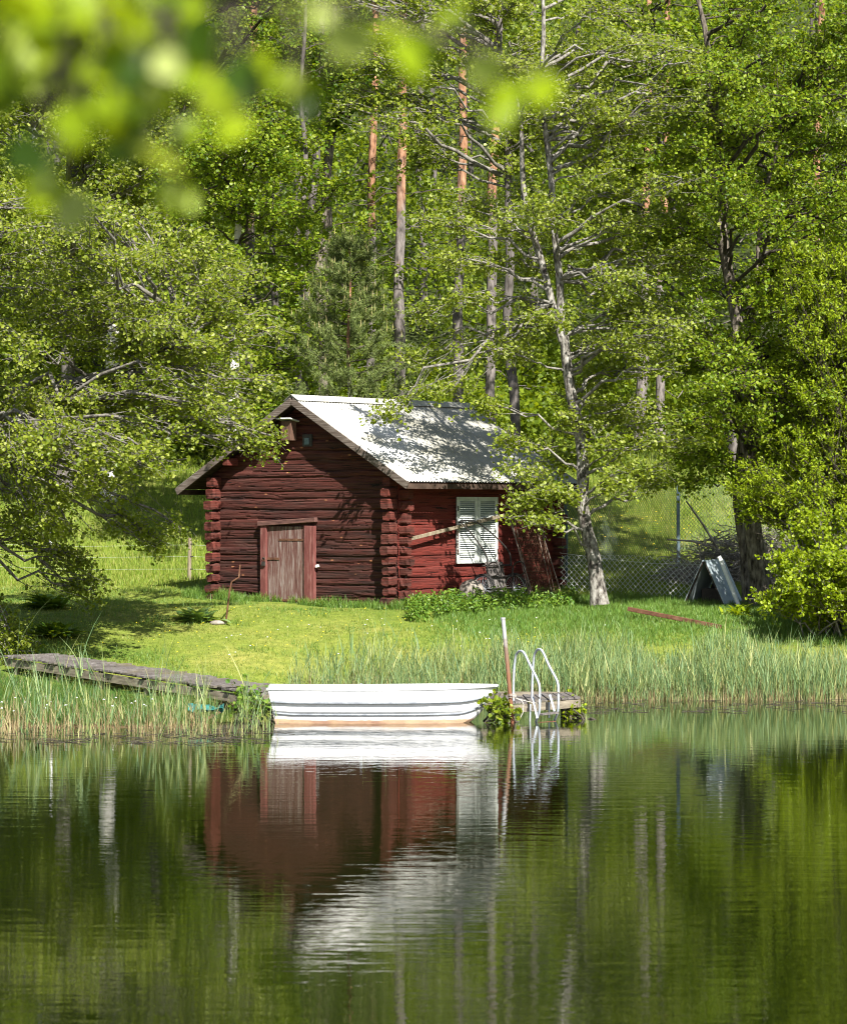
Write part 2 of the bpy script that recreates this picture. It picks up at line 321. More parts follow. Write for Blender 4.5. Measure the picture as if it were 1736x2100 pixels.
def groundmat():
    m, nt, out = newmat('grassy_ground'); v = coords(nt)
    n = noise(nt, v, .35, 5, .6); n2 = noise(nt, v, 6, 5, .7)
    c = ramp(nt, n, [(.32, (.09, .14, .02)), (.5, (.155, .19, .03)), (.68, (.25, .235, .06))])
    c = mixc(nt, ramp(nt, n2, [(.35, (.7, .7, .7)), (.6, (0, 0, 0))]), c, (.07, .10, .018))
    tc = nt.nodes.new('ShaderNodeTexCoord'); sp = nt.nodes.new('ShaderNodeSeparateXYZ'); nt.links.new(tc.outputs['Object'], sp.inputs[0])
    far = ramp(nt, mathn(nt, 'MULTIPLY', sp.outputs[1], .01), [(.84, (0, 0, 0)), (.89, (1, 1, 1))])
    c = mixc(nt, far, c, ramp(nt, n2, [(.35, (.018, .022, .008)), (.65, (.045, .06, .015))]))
    low = ramp(nt, mathn(nt, 'ADD', sp.outputs[2], .5), [(.55, (1, 1, 1)), (.68, (0, 0, 0))])
    c = mixc(nt, low, c, (.10, .07, .035))
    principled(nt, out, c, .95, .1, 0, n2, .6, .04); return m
def mathn(nt, op, a, b):
    x = nt.nodes.new('ShaderNodeMath'); x.operation = op; nt.links.new(a, x.inputs[0]); x.inputs[1].default_value = b; return x.outputs[0]
M['ground'] = groundmat()

# ------------------------------------------------------------------ terrain
_py = np.array([-50, 40, 54, 56.3, 57, 58, 60, 62.5, 66, 70, 73.5, 78, 84, 90, 100, 200, 330])
_pz = np.array([-1.5, -1.2, -.5, -.02, .14, .48, 1.0, 1.38, 1.5, 1.85, 2.05, 2.75, 4.15, 5.2, 7.2, 38, 62])
def gz(x, y):
    x = np.asarray(x, float); y = np.asarray(y, float)
    base = np.interp(y, _py, _pz)
    l = np.clip((-2.3-x)/1.6, 0, 1); l = l*l*(3-2*l)
    left = np.interp(y, [-50, 44, 47.6, 48.6, 50, 54, 56, 57.5, 59, 61.5, 63], [-1.2, -.7, -.03, .07, .10, .2, .34, .55, .85, 1.25, 1.4])
    b = np.where(y < 63, base*(1-l)+np.maximum(left, base)*l, base)
    b = b+.10*(fbm(x*.5, y*.5, 3)-.5)*np.clip((y-57)/4, 0, 1)+.5*(fbm(x*.12, y*.12, 8)-.5)*np.clip((y-74)/12, 0, 1)
    return b
xs = np.concatenate([np.linspace(-260, -16, 22), np.linspace(-15, 15, 150), np.linspace(16, 260, 22)])
ys = np.concatenate([np.linspace(-120, 42, 14), np.linspace(43, 96, 220), np.linspace(98, 330, 50)])
GX, GY = np.meshgrid(xs, ys); GZ = gz(GX, GY)
def gridmesh(X, Y, Z):
    r, c = X.shape; V = np.stack([X, Y, Z], -1).reshape(-1, 3); i = np.arange((r-1)*c).reshape(r-1, c)[:, :-1].ravel()
    return V, np.stack([i, i+1, i+c+1, i+c], 1)
b = MB(); V, Q = gridmesh(GX, GY, GZ); b.add(V, Q, 0, True)
tag(b.build('ground', M['ground']), 'grassy ground rising from the lake into a wooded hillside', 'ground', kind='structure')
b = MB(); wx = np.linspace(-150, 150, 31); wy = np.linspace(-120, 58, 31); X, Y = np.meshgrid(wx, wy); V, Q = gridmesh(X, Y, X*0); b.add(V, Q, 0, True)
tag(b.build('water', M['water']), 'calm dark lake water with rippled reflections', 'water', kind='structure')

# ------------------------------------------------------------------ trees
def inpoly(px, py, poly):
    poly = np.array(poly, float); n = len(poly); ins = np.zeros(len(px), bool); j = n-1
    for i in range(n):
        xi, yi = poly[i]; xj, yj = poly[j]
        c = ((yi > py) != (yj > py)) & (px < (xj-xi)*(py-yi)/(yj-yi+1e-9)+xi); ins ^= c; j = i
    return ins
def clumps_in(poly, n, Y, dY, rs):
    poly = np.array(poly, float); lo = poly.min(0); hi = poly.max(0); out = []
    while len(out) < n:
        p = lo+(hi-lo)*rs.rand(4*n, 2); p = p[inpoly(p[:, 0], p[:, 1], poly)]
        out += list(p)
    p = np.array(out[:n]); yy = Y+rs.normal(0, dY, n).clip(-2*dY, 2*dY)
    return np.stack([(p[:, 0]-CX)/F*yy, yy, HC-(p[:, 1]-CY)/F*yy], 1)
def path_point(path, zq):
    """point on an upward path at height zq"""
    z = path[:, 2]; return np.stack([np.interp(zq, z, path[:, k]) for k in range(3)], 1)
def curve_between(A, B_, n, sag, jit, rs):
    """(N,3)->(N,n,3) wandering paths"""
    t = np.linspace(0, 1, n)[None, :, None]; L = np.linalg.norm(B_-A, axis=1)[:, None, None]
    P_ = A[:, None, :]*(1-t)+B_[:, None, :]*t
    P_[:, :, 2] += (sag*L*np.sin(np.pi*t))[:, :, 0]
    j = rs.normal(0, 1, (len(A), n, 3)); j[:, 0] = 0; j[:, -1] = 0
    return P_+j*jit*L*(np.sin(np.pi*t)+.15*(t > 0))
def foliage(C, rr, rs, trunks, K, T, Lv, size, tw=1.0, spread=.1, narrow=False, simple=False, upslope=.35, twr=.007):
    """limb, twig and leaf arrays for crown clumps C with radii rr"""
    n = len(C)
    A = np.zeros((n, 3))
    for i in range(n):
        best = None
        for tp in trunks:
            hd = np.min(np.linalg.norm(tp[:, :2]-C[i, :2], axis=1)); zq = np.clip(C[i, 2]-upslope*hd, tp[0, 2]+.15*(tp[-1, 2]-tp[0, 2]), tp[-1, 2])
            p = path_point(tp, np.array([zq]))[0]; d = np.linalg.norm(p-C[i])
            if best is None or d < best[0]: best = (d, p)
        A[i] = best[1]
    limb = curve_between(A, C, 8, .04, .035, rs)
    LL = np.linalg.norm(C-A, axis=1)
    lr = (.012+.010*LL)[:, None]*np.linspace(1, .28, 8)[None]*tw
    # twigs
    k = rs.rand(n*K); ci = np.repeat(np.arange(n), K); seg = np.clip((3+k*4.99).astype(int), 3, 7)
    S = limb[ci, seg]; d = norm(rs.normal(size=(n*K, 3)))*(rs.rand(n*K, 1)**.4); E = C[ci]+d*rr[ci]
    E[:, 2] -= .06*np.linalg.norm(E-S, axis=1)
    twg = curve_between(S, E, 5, .05, .05, rs); tr_ = np.linspace(twr*1.5, twr*.6, 5)[None].repeat(n*K, 0)
    # twiglets
    ti = np.repeat(np.arange(n*K), T); sg = rs.randint(1, 5, n*K*T); S2 = twg[ti, sg]; dd = norm(rs.normal(size=(len(ti), 3))*np.array([1, 1, .55])+.6*norm(E-S)[ti])
    E2 = S2+dd*(rs.uniform(.15, .5, (len(ti), 1)))*tw**.5; tl = curve_between(S2, E2, 3, .03, .05, rs); tlr = np.array([twr*.7, twr*.55, twr*.35])[None].repeat(len(ti), 0)
    li = np.repeat(np.arange(len(ti)), Lv); u = rs.rand(len(li), 1); LP = S2[li]*(1-u)+E2[li]*u+rs.normal(0, spread*.6, (len(li), 3))
    lv = leafmesh(LP, size*(.45+.95*rs.rand(len(LP))**.8), narrow, simple, rs)
    return (limb, lr), (twg, tr_), (tl, tlr), lv
def trunkpath(pts, wob=.07):
    """pts [(px,py,Y,r)] bottom to top -> smooth path + radii"""
    P_ = np.array([at(a, b_, c) for a, b_, c, r in pts]); r = np.array([p[3] for p in pts])
    t = np.arange(len(P_)); tt = np.linspace(0, len(P_)-1, (len(P_)-1)*4+1)
    S = np.stack([np.interp(tt, t, P_[:, k]) for k in range(3)], 1)
    for _ in range(2): S[1:-1] = .25*S[:-2]+.5*S[1:-1]+.25*S[2:]
    h = S[:, 2]-S[0, 2]; S[:, 0] += (wob*np.sin(h*.9+pts[0][0])+wob*.6*np.sin(h*2.1+pts[0][0]*2))*np.minimum(1, h/2)
    return S, np.interp(tt, t, r)
def trunkmesh(b, path, r, sides=14, rough=.12, seed=0, flare=True, mi=0):
    V, Q = tubes(path[None], r[None], sides); V = V.reshape(len(path), sides, 3)
    c = path[:, None, :]; k = np.arange(sides)[None, :]; zz = path[:, 2][:, None]
    f = 1+rough*(vn(k*1.3+seed*7, zz*1.8, seed)-.5)*2
    if flare: f = f*(1+.35*np.exp(-(zz-path[0, 2])/.35)*(1+.4*np.cos(k*2*np.pi/sides*4+seed)))
    V = c+(V-c)*f[..., None]; b.add(V.reshape(-1, 3), Q, mi, True)
def tree(name, label, cat, trunks, C, rr, rs, bark, twigm, leafm, K=9, T=4, Lv=12, size=.085, group=None, **kw):
    """trunks: list of [(px,py,Y,r)...]"""
    tps = [trunkpath(t) for t in trunks]; base = tps[0][0][0].copy(); base[2] = tps[0][0][0][2]
    root = empty(name, base, 0, label, cat, group); off = base
    b = MB()
    for i, (p, r) in enumerate(tps): trunkmesh(b, p-off, r, seed=i+len(C), flare=(i == 0))
    b.build('trunk', M[bark], root)
    if len(C):
        (l, lr), (t, tr_), (q, qr), lv = foliage(C-off, rr, rs, [p-off for p, r in tps], K, T, Lv, size, **kw)
        b = MB(); b.add(*tubes(l, lr, 6), 0, True); b.add(*tubes(t, tr_, 4), 0, True); b.add(*tubes(q, qr, 3), 0, True)
        b.build('branches', M[twigm], root)
        b = MB(); b.add(lv[0], lv[1], 0, False); b.build('crown', M[leafm], root)
    return root
def RRv(n, rs, h=.85, v=.34): return np.stack([rs.uniform(.6, 1.25, n)*h, rs.uniform(.6, 1.25, n)*h, rs.uniform(.6, 1.3, n)*v], 1)

# --- forked lichen-grey alder right of the cabin
rs = np.random.RandomState(3)
poly = [(930, 330), (1060, 90), (1330, -60), (1460, 150), (1440, 420), (1400, 700), (1400, 930), (1330, 1000), (1200, 1010), (1090, 960), (1040, 880), (1010, 780), (960, 700), (930, 560)]
C = np.vstack([clumps_in(poly, 50, 63.3, 1.2, rs), clumps_in([(1150, 60), (1330, -60), (1460, 150), (1440, 420), (1420, 700), (1400, 930), (1330, 1000), (1200, 960)], 44, 63.3, 1.3, rs)])
ex = [(800, 840, 62.4), (870, 450, 62), (900, 525, 62), (850, 640, 62.3), (930, 610, 62), (990, 830, 62.4), (1030, 905, 61.8), (1050, 960, 61.4), (1060, 1020, 61.3), (1085, 1060, 61.3), (1110, 1000, 61.3), (850, 740, 62.6), (920, 800, 62.4), (1330, 960, 61.6), (1390, 900, 61.5), (1270, 985, 61.5), (1150, 1010, 61.6)]
C = np.vstack([C, [at(*e) for e in ex]]); rr = RRv(len(C), rs); rr[:, 2] *= .8; rr[-len(ex):] *= .62
tree('alder_tree', 'lichen-grey alder with a leaning trunk that forks high above the cabin roof', 'tree',
     [[(1229, 1240, 63, .165), (1222, 1150, 63, .15), (1196, 1010, 63, .135), (1183, 900, 63, .12), (1165, 790, 63, .11), (1150, 690, 63, .10)],
      [(1150, 690, 63, .085), (1146, 620, 63, .082), (1134, 470, 63, .075), (1124, 340, 63, .066), (1122, 190, 63, .055), (1112, 60, 63, .045), (1105, -80, 63, .03)],
      [(1152, 700, 63, .08), (1128, 610, 63, .076), (1100, 500, 63, .07), (1085, 400, 63, .06), (1070, 290, 63, .045), (1050, 180, 63, .028)]],
     C, rr, rs, 'pale_bark', 'pale_twig', 'soft_leaf', K=10, T=5, Lv=10, size=.067, twr=.006)
rs = np.random.RandomState(4)
C = clumps_in([(640, -80), (1120, -80), (1180, 260), (1060, 400), (990, 180), (900, 180), (860, 330), (700, 300)], 60, 71, 1.5, rs)
tree('alder_tree', 'slender alder high behind the forked one, its sparse crown crossing the pine tops', 'tree',
     [[(1062, 1120, 71, .13), (1052, 800, 71, .12), (1040, 450, 71, .10), (1030, 130, 71, .08), (1024, -60, 71, .05)]],
     C, RRv(len(C), rs, .95, .4), rs, 'grey_bark', 'twig', 'soft_leaf', K=8, T=5, Lv=9, size=.08)
# --- thick dark alder on the right
rs = np.random.RandomState(5)
poly = [(1400, 120), (1560, -80), (1820, -80), (1820, 900), (1620, 960), (1560, 900), (1430, 930), (1390, 760), (1360, 560), (1370, 300)]
C = clumps_in(poly, 165, 63.8, 1.9, rs); rr = RRv(len(C), rs)
ex = [(1420, 985, 63), (1480, 960, 63), (1380, 940, 63), (1400, 860, 63)]
C = np.vstack([C, [at(*e) for e in ex]]); rr = np.vstack([rr, RRv(len(ex), rs, .6)])
tree('alder_tree', 'thick brown alder trunk behind the bush, beside the leaning sheets, with a dark twin stem', 'tree',
     [[(1562, 1250, 63.6, .24), (1556, 1150, 63.6, .20), (1548, 1040, 63.6, .185), (1524, 920, 63.6, .165), (1512, 780, 63.6, .15), (1503, 620, 63.6, .13), (1490, 450, 63.6, .11), (1470, 280, 63.6, .09), (1440, 100, 63.6, .06), (1420, -80, 63.6, .04)],
      [(1530, 1235, 64.2, .10), (1526, 1120, 64.2, .09), (1518, 1000, 64.2, .085), (1514, 900, 64.2, .07), (1530, 700, 64.2, .06), (1560, 500, 64.2, .05), (1600, 250, 64.2, .04)]],
     C, rr, rs, 'dark_bark', 'dark_twig', 'birch_leaf', K=10, T=5, Lv=12, size=.065)
# --- big alder outside the left edge whose limbs hang into view
rs = np.random.RandomState(9)
poly = [(-160, 330), (120, 380), (330, 430), (500, 560), (585, 690), (600, 800), (500, 850), (400, 890), (260, 920), (100, 930), (-160, 1000)]
low = [(-160, 950), (330, 930), (310, 1050), (180, 1070), (60, 1170), (-100, 1280)]
C = np.vstack([clumps_in(poly, 118, 57.8, 1.9, rs), clumps_in(low, 15, 57, 1.6, rs)]); rr = RRv(len(C), rs, .85, .28); rr[-15:] *= .7
ex = [(520, 880, 61.2), (555, 893, 61.2), (500, 915, 61.2), (160, 1150, 60), (190, 1190, 60), (170, 1215, 60), (110, 1130, 60), (20, 1280, 59), (35, 1310, 58), (10, 1330, 57.5), (330, 1110, 60), (290, 1090, 60), (365, 1080, 60.5), (60, 1050, 57), (120, 1010, 56), (210, 1000, 56), (120, 900, 54.6), (190, 930, 54.4), (260, 910, 54.2), (310, 930, 54.6), (60, 930, 54.4), (350, 890, 55)]
C = np.vstack([C, [at(*e) for e in ex]]); r2 = RRv(len(ex), rs, .42, .26); rr = np.vstack([rr, r2])
tree('alder_tree', 'spreading pale-leaved alder whose long branches hang over the lawn left of the cabin', 'tree',
     [[(-190, 1310, 58, .26), (-190, 1000, 58, .22), (-170, 700, 58, .18), (-150, 350, 58, .13), (-130, 0, 58, .08)],
      [(-172, 900, 58, .12), (-60, 850, 58, .10), (90, 800, 58, .085), (240, 760, 58, .06), (380, 700, 58.2, .04)]],
     C, rr, rs, 'alder_bark', 'twig', 'pale_leaf', K=10, T=5, Lv=11, size=.064, upslope=.12)
# --- birch behind the cabin's left roof edge
rs = np.random.RandomState(13)
poly = [(340, 300), (480, 180), (600, 250), (640, 420), (640, 560), (650, 700), (620, 830), (540, 860), (430, 850), (380, 800), (330, 500)]
C = clumps_in(poly, 75, 75, 1.6, rs); rr = RRv(len(C), rs, .9, .5)
tree('birch_tree', 'bright green birch crown rising behind the left slope of the cabin roof', 'tree',
     [[(470, 1150, 75, .16), (474, 900, 75, .14), (480, 600, 75, .11), (490, 400, 75, .07), (500, 250, 75, .03)]],
     C, rr, rs, 'birch_bark', 'dark_twig', 'birch_leaf', K=9, T=5, Lv=11, size=.078)
# --- upper left trees
rs = np.random.RandomState(17)
C = clumps_in([(-120, -120), (330, -120), (340, 200), (360, 480), (100, 480), (-120, 420)], 100, 80, 2, rs)
tree('alder_tree', 'tall olive-leaved alder filling the upper left corner behind the blurred leaves', 'tree',
     [[(130, 1010, 82, .2), (140, 600, 82, .17), (150, 200, 82, .12), (160, -150, 82, .07)]],
     C, RRv(len(C), rs, 1.15, .5), rs, 'grey_bark', 'twig', 'pale_leaf', K=9, T=5, Lv=11, size=.092)
rs = np.random.RandomState(19)
C = clumps_in([(300, -120), (640, -120), (650, 120), (600, 330), (480, 420), (330, 420)], 60, 84, 2, rs)
tree('aspen_tree', 'slim aspen with sparse crown between the upper left alder and the twin dark stems', 'tree',
     [[(300, 960, 86, .15), (350, 500, 86, .12), (400, 100, 86, .09), (405, -150, 86, .05)]],
     C, RRv(len(C), rs, 1.1, .5), rs, 'grey_bark', 'dark_twig', 'birch_leaf', K=9, T=5, Lv=10, size=.092)
rs = np.random.RandomState(20)
C = clumps_in([(1150, -100), (1500, -100), (1480, 500), (1420, 760), (1240, 760), (1200, 400)], 70, 74, 1.8, rs)
tree('alder_tree', 'leafy alder filling the space behind and between the forked and the thick alders', 'tree',
     [[(1548, 1120, 74, .14), (1500, 860, 74, .12), (1400, 520, 74, .10), (1330, 130, 74, .08), (1336, -120, 74, .05)]],
     C, RRv(len(C), rs, 1.0, .42), rs, 'grey_bark', 'dark_twig', 'birch_leaf', K=9, T=4, Lv=9, size=.095)
# --- aspens with bare lower stems, left of the pines
rs = np.random.RandomState(21)
C = clumps_in([(560, -60), (700, -60), (700, 300), (790, 420), (800, 800), (700, 780), (600, 560), (560, 300)], 30, 79, 1.5, rs)
tree('aspen_tree', 'thin grey stem rising just left of the dark twin stems above the roof', 'tree',
     [[(612, 880, 79, .085), (615, 620, 79, .08), (620, 400, 79, .07), (624, 180, 79, .055), (628, -80, 79, .04)]],
     C, RRv(len(C), rs, .9, .4), rs, 'grey_bark', 'dark_twig', 'birch_leaf', K=7, T=4, Lv=8, size=.09)
rs = np.random.RandomState(23)
C = clumps_in([(590, 40), (760, 20), (780, 240), (600, 260)], 22, 83, 1.5, rs)
tree('dark_aspen', 'dark forked stem with pale patch, left of the orange pine trunks', 'tree',
     [[(660, 930, 84, .15), (662, 620, 84, .14), (664, 420, 84, .13), (676, 250, 84, .11), (684, 120, 84, .08), (690, -60, 84, .06)],
      [(668, 600, 84.3, .09), (678, 400, 84.3, .085), (672, 260, 84.3, .07), (655, 130, 84.3, .05)]],
     C, RRv(len(C), rs, 1.0, .45), rs, 'dark_bark', 'dark_twig', 'deep_leaf', K=8, T=4, Lv=9, size=.10)

# --- pines
def needles_at(P_, rs, n, L=.16, w=.012):
    """short crossing needle blades around points"""
    i = np.repeat(np.arange(len(P_)), n); d = norm(rs.normal(size=(len(i), 3))+np.array([0, 0, .45])); s_ = norm(np.cross(d, rs.normal(size=(len(i), 3)))); l = rs.uniform(.6, 1.2, len(i))[:, None]*L
    A = P_[i]; V = np.stack([A-s_*w*.5, A+s_*w*.5, A+d*l+s_*w*.25, A+d*l-s_*w*.25], 1); q = (np.arange(len(i))*4)[:, None]+np.arange(4)[None]
    return V.reshape(-1, 3), q
def pine(name, label, pts, crown, n, Y, rs, stubs=14, dead=True):
    p, r = trunkpath(pts, .03); r = r*.86; off = p[0].copy(); root = empty(name, off, 0, label, 'tree', 'pine trees behind the cabin'); b = MB(); trunkmesh(b, p-off, r, 12, .1, n); b.build('trunk', M['pine_bark'], root)
    q = rs.uniform(.25, .85, stubs); A = np.stack([np.interp(q*(len(p)-1), np.arange(len(p)), p[:, k]) for k in range(3)], 1); d = rs.normal(size=(stubs, 3)); d[:, 2] = -.15
    E = A+norm(d)*rs.uniform(.3, 1.6, (stubs, 1)); st = curve_between(A, E, 5, -.04, .05, rs)-off
    C = clumps_in(crown, n, Y, 1.2, rs)-off; rr = RRv(n, rs, .9, .45)
    (l, lr), (t, tr_), (qq, qr), lv = foliage(C, rr, rs, [p-off], 7, 3, 1, .05, upslope=.1)
    b = MB(); b.add(*tubes(st, np.linspace(.022, .008, 5)[None].repeat(stubs, 0), 5), 0, True); b.add(*tubes(l, lr, 6), 0, True); b.add(*tubes(t, tr_, 4), 0, True); b.build('branches', M['dark_twig'], root)
    pts_ = np.concatenate([qq[:, 1], qq[:, 2], t[:, 3], t[:, 4]]); b = MB(); b.add(*needles_at(pts_, rs, 12), 0); b.build('crown', M['needle'], root)
    return root
rs = np.random.RandomState(31)
pine('pine_tree', 'straight pine with grey lower bark behind the roof ridge, nearest the young pine', [(818, 905, 80, .175), (820, 700, 80, .17), (820, 500, 80, .155), (822, 300, 80, .14), (828, 60, 80, .12), (832, -250, 80, .09), (834, -450, 80, .06)], [(700, -420), (950, -420), (960, -120), (700, -100)], 26, 80, rs)
pine('pine_tree', 'brightest orange pine trunk, rising behind the far end of the roof ridge', [(938, 905, 78, .16), (940, 720, 78, .155), (943, 500, 78, .14), (947, 300, 78, .13), (952, 80, 78, .11), (956, -250, 78, .08), (958, -450, 78, .05)], [(850, -420), (1080, -420), (1090, -140), (850, -100)], 26, 78, rs)
pine('pine_tree', 'shaded reddish pine seen between the orange trunk and the forked alder', [(1004, 880, 83, .16), (1005, 650, 83, .155), (1010, 450, 83, .15), (1014, 300, 83, .14), (1020, 80, 83, .11), (1022, -300, 83, .07)], [(950, -400), (1150, -400), (1150, -150), (950, -150)], 18, 83, rs)
pine('pine_tree', 'orange pine trunk entering at the top edge above the twin dark stems', [(758, 900, 90, .15), (762, 500, 90, .14), (766, 200, 90, .13), (770, 0, 90, .12), (772, -300, 90, .08)], [(680, -420), (880, -420), (880, -120), (690, -120)], 18, 90, rs)
pine('pine_tree', 'pale pink pine trunk half hidden by leaves, leftmost of the pines', [(508, 900, 88, .16), (514, 500, 88, .15), (520, 200, 88, .14), (522, 0, 88, .13), (524, -300, 88, .08)], [(430, -420), (620, -420), (620, -120), (430, -120)], 18, 88, rs)
pine('pine_tree', 'red-brown pine trunk deep behind the leaves between the two alders', [(1312, 900, 84, .19), (1318, 700, 84, .18), (1322, 560, 84, .16), (1330, 200, 84, .13), (1336, -200, 84, .08)], [(1250, -420), (1430, -420), (1420, -150), (1250, -150)], 16, 84, rs)
pine('pine_tree', 'grey pine trunk close to the right of the red-brown one between the alders', [(1352, 900, 86, .15), (1354, 700, 86, .14), (1358, 500, 86, .13), (1366, 200, 86, .11), (1372, -200, 86, .07)], [(1300, -420), (1450, -420), (1450, -150), (1300, -150)], 14, 86, rs)
pine('pine_tree', 'orange-flecked pine trunk glimpsed through the willow near the right edge', [(1668, 960, 82, .16), (1670, 700, 82, .15), (1676, 400, 82, .13), (1680, 100, 82, .11), (1684, -200, 82, .07)], [(1600, -420), (1780, -420), (1780, -150), (1600, -150)], 14, 82, rs)
# --- young pine
def young_pine():
    rs = np.random.RandomState(37); b0 = at(716, 905, 72); H = 4.9; root = empty('young_pine', b0, 0, 'young grey-green pine with upright pale shoots, just behind the roof peak', 'tree')
    b = MB(); p = np.array([[.03*math.sin(k), 0, H*k/10] for k in range(11)]); trunkmesh(b, p, np.linspace(.07, .012, 11), 8, .05, 1, False); b.build('trunk', M['pine_bark'], root)
    S = []; E = []
    for w in range(15):
        z = .4+w*.30
        for k in range(7):
            a = rs.rand()*6.28; L = (1-z/(H+.2))**.75*1.75*rs.uniform(.75, 1.1); S.append((0, 0, z)); E.append((math.cos(a)*L, math.sin(a)*L, z+.42*L))
    S = np.array(S, float); E = np.array(E); l = curve_between(S, E, 7, -.09, .02, rs)
    ci = np.repeat(np.arange(len(S)), 7); sg = rs.randint(2, 7, len(ci)); S2 = l[ci, sg]; d = norm(E-S)[ci]+rs.normal(0, .55, (len(ci), 3)); E2 = S2+norm(d)*rs.uniform(.15, .42, (len(ci), 1)); E2[:, 2] += .1; t = curve_between(S2, E2, 4, -.05, .03, rs)
    b = MB(); b.add(*tubes(l, np.linspace(.016, .005, 7)[None].repeat(len(l), 0), 4), 0, True); b.add(*tubes(t, np.full((len(t), 4), .005), 3), 0, True); b.build('branches', M['dark_twig'], root)
    pts = np.concatenate([l[:, k] for k in range(3, 7)]+[t[:, k] for k in range(1, 4)]+[(t[:, k]+t[:, k+1])/2 for k in range(3)]); b = MB(); b.add(*needles_at(pts, rs, 15, .10, .009), 0); b.build('crown', M['needle'], root)
    tips = np.vstack([E[E[:, 2] > 1.6], E2[::3][E2[::3, 2] > 2.6], [(0, 0, H)]]); hq = rs.uniform(.5, 1, (len(tips), 1)); tp = np.stack([tips, tips+np.array([.01, 0, .09])*hq, tips+np.array([0, 0, .2])*hq], 1); b = MB(); b.add(*tubes(tp, np.array([[.009, .008, .002]]).repeat(len(tp), 0), 5), 0, True); tag(b.build('pale_shoots', M['candle'], root), kind='stuff')
young_pine()
# --- birch trunks at the far left
rs = np.random.RandomState(41)
C = clumps_in([(-40, 560), (260, 560), (300, 780), (-40, 820)], 26, 85, 1.5, rs)
tree('birch_tree', 'white birch stem standing at the meadow edge, furthest left', 'tree', [[(90, 975, 88, .16), (92, 880, 88, .15), (88, 700, 88, .13), (80, 450, 88, .1), (74, 200, 88, .06)]], C, RRv(len(C), rs, 1.1, .5), rs, 'birch_bark', 'dark_twig', 'forest_leaf', K=8, T=4, Lv=8, size=.11)
C = clumps_in([(150, 480), (420, 480), (420, 760), (160, 800)], 30, 83, 1.5, rs)
tree('birch_tree', 'pale thick stem hidden behind hanging leaves, seen best in the water reflection', 'tree', [[(224, 1050, 82, .22), (225, 900, 82, .2), (228, 700, 82, .17), (236, 450, 82, .13), (244, 150, 82, .08)]], C, RRv(len(C), rs, 1.1, .5), rs, 'birch_bark', 'dark_twig', 'forest_leaf', K=8, T=4, Lv=8, size=.11)

# --- willow bushes right
def bush(name, label, clumps, base, rs, leafm, size, narrow, K=9, T=4, Lv=10, stems=9, twigm='dark_twig'):
    C = np.array([at(a, b_, c) for a, b_, c, r in clumps]); rr = np.array([[r*1., r*1., r*.75] for *_, r in clumps]); off = np.array(base, float)
    root = empty(name, off, 0, label, 'bush'); n = len(C)
    S = off+np.stack([rs.normal(0, .25, n), rs.normal(0, .2, n), np.zeros(n)], 1); l = curve_between(S, C, 8, .03, .03, rs)-off
    ci = np.repeat(np.arange(n), K); sg = rs.randint(3, 8, len(ci)); S1 = l[ci, sg]; E1 = C[ci]-off+norm(rs.normal(size=(len(ci), 3)))*(rs.rand(len(ci), 1)**.4)*rr[ci]; t = curve_between(S1, E1, 5, .04, .04, rs)
    ti = np.repeat(np.arange(len(t)), T); S2 = t[ti, rs.randint(1, 5, len(ti))]; d = norm(rs.normal(size=(len(ti), 3))+np.array([0, 0, .7])); E2 = S2+d*rs.uniform(.12, .38, (len(ti), 1)); q = curve_between(S2, E2, 3, .02, .03, rs)
    b = MB(); b.add(*tubes(l, np.linspace(.022, .007, 8)[None].repeat(n, 0), 5), 0, True); b.add(*tubes(t, np.linspace(.007, .004, 5)[None].repeat(len(t), 0), 4), 0, True); b.add(*tubes(q, np.full((len(q), 3), .003), 3), 0, True); b.build('stems', M[twigm], root)
    li = np.repeat(np.arange(len(q)), Lv); u = rs.rand(len(li), 1); LP = S2[li]*(1-u)+E2[li]*u+rs.normal(0, .03, (len(li), 3)); b = MB(); b.add(*leafmesh(LP, size*rs.uniform(.6, 1.2, len(LP)), narrow, False, rs, .6, -.3)); b.build('foliage', M[leafm], root)
    return root
rs = np.random.RandomState(43)
cl = [(rs.uniform(1620, 1780), rs.uniform(1110, 1270), rs.uniform(58.6, 60.6), rs.uniform(.4, .7)) for _ in range(26)]+[(1640, 1090, 60, .4), (1660, 1060, 60, .4), (1600, 1150, 59.8, .38), (1610, 1210, 59.5, .4), (1590, 1240, 59.5, .35), (1720, 1060, 60, .5)]
bush('willow_bush', 'yellow-green leafy bush at the right edge behind the reeds', cl, (8.3, 60, gz(8.3, 60)), rs, 'willow_leaf', .072, False, K=10, T=6, Lv=11, twigm='twig')
cl = []
while len(cl) < 95:
    x = rs.uniform(1440, 1830); y = rs.uniform(500, 1060)
    if y > 1130-(x-1440)*1.35 or x > 1600: cl.append((x, y, rs.uniform(60.6, 62.6), rs.uniform(.5, .8)))
bush('willow_tree', 'tall yellow-green willow leaning in from the right edge over the bush', cl, (9.9, 62, gz(9.9, 62)), rs, 'willow_leaf', .077, True, K=10, T=6, Lv=12)

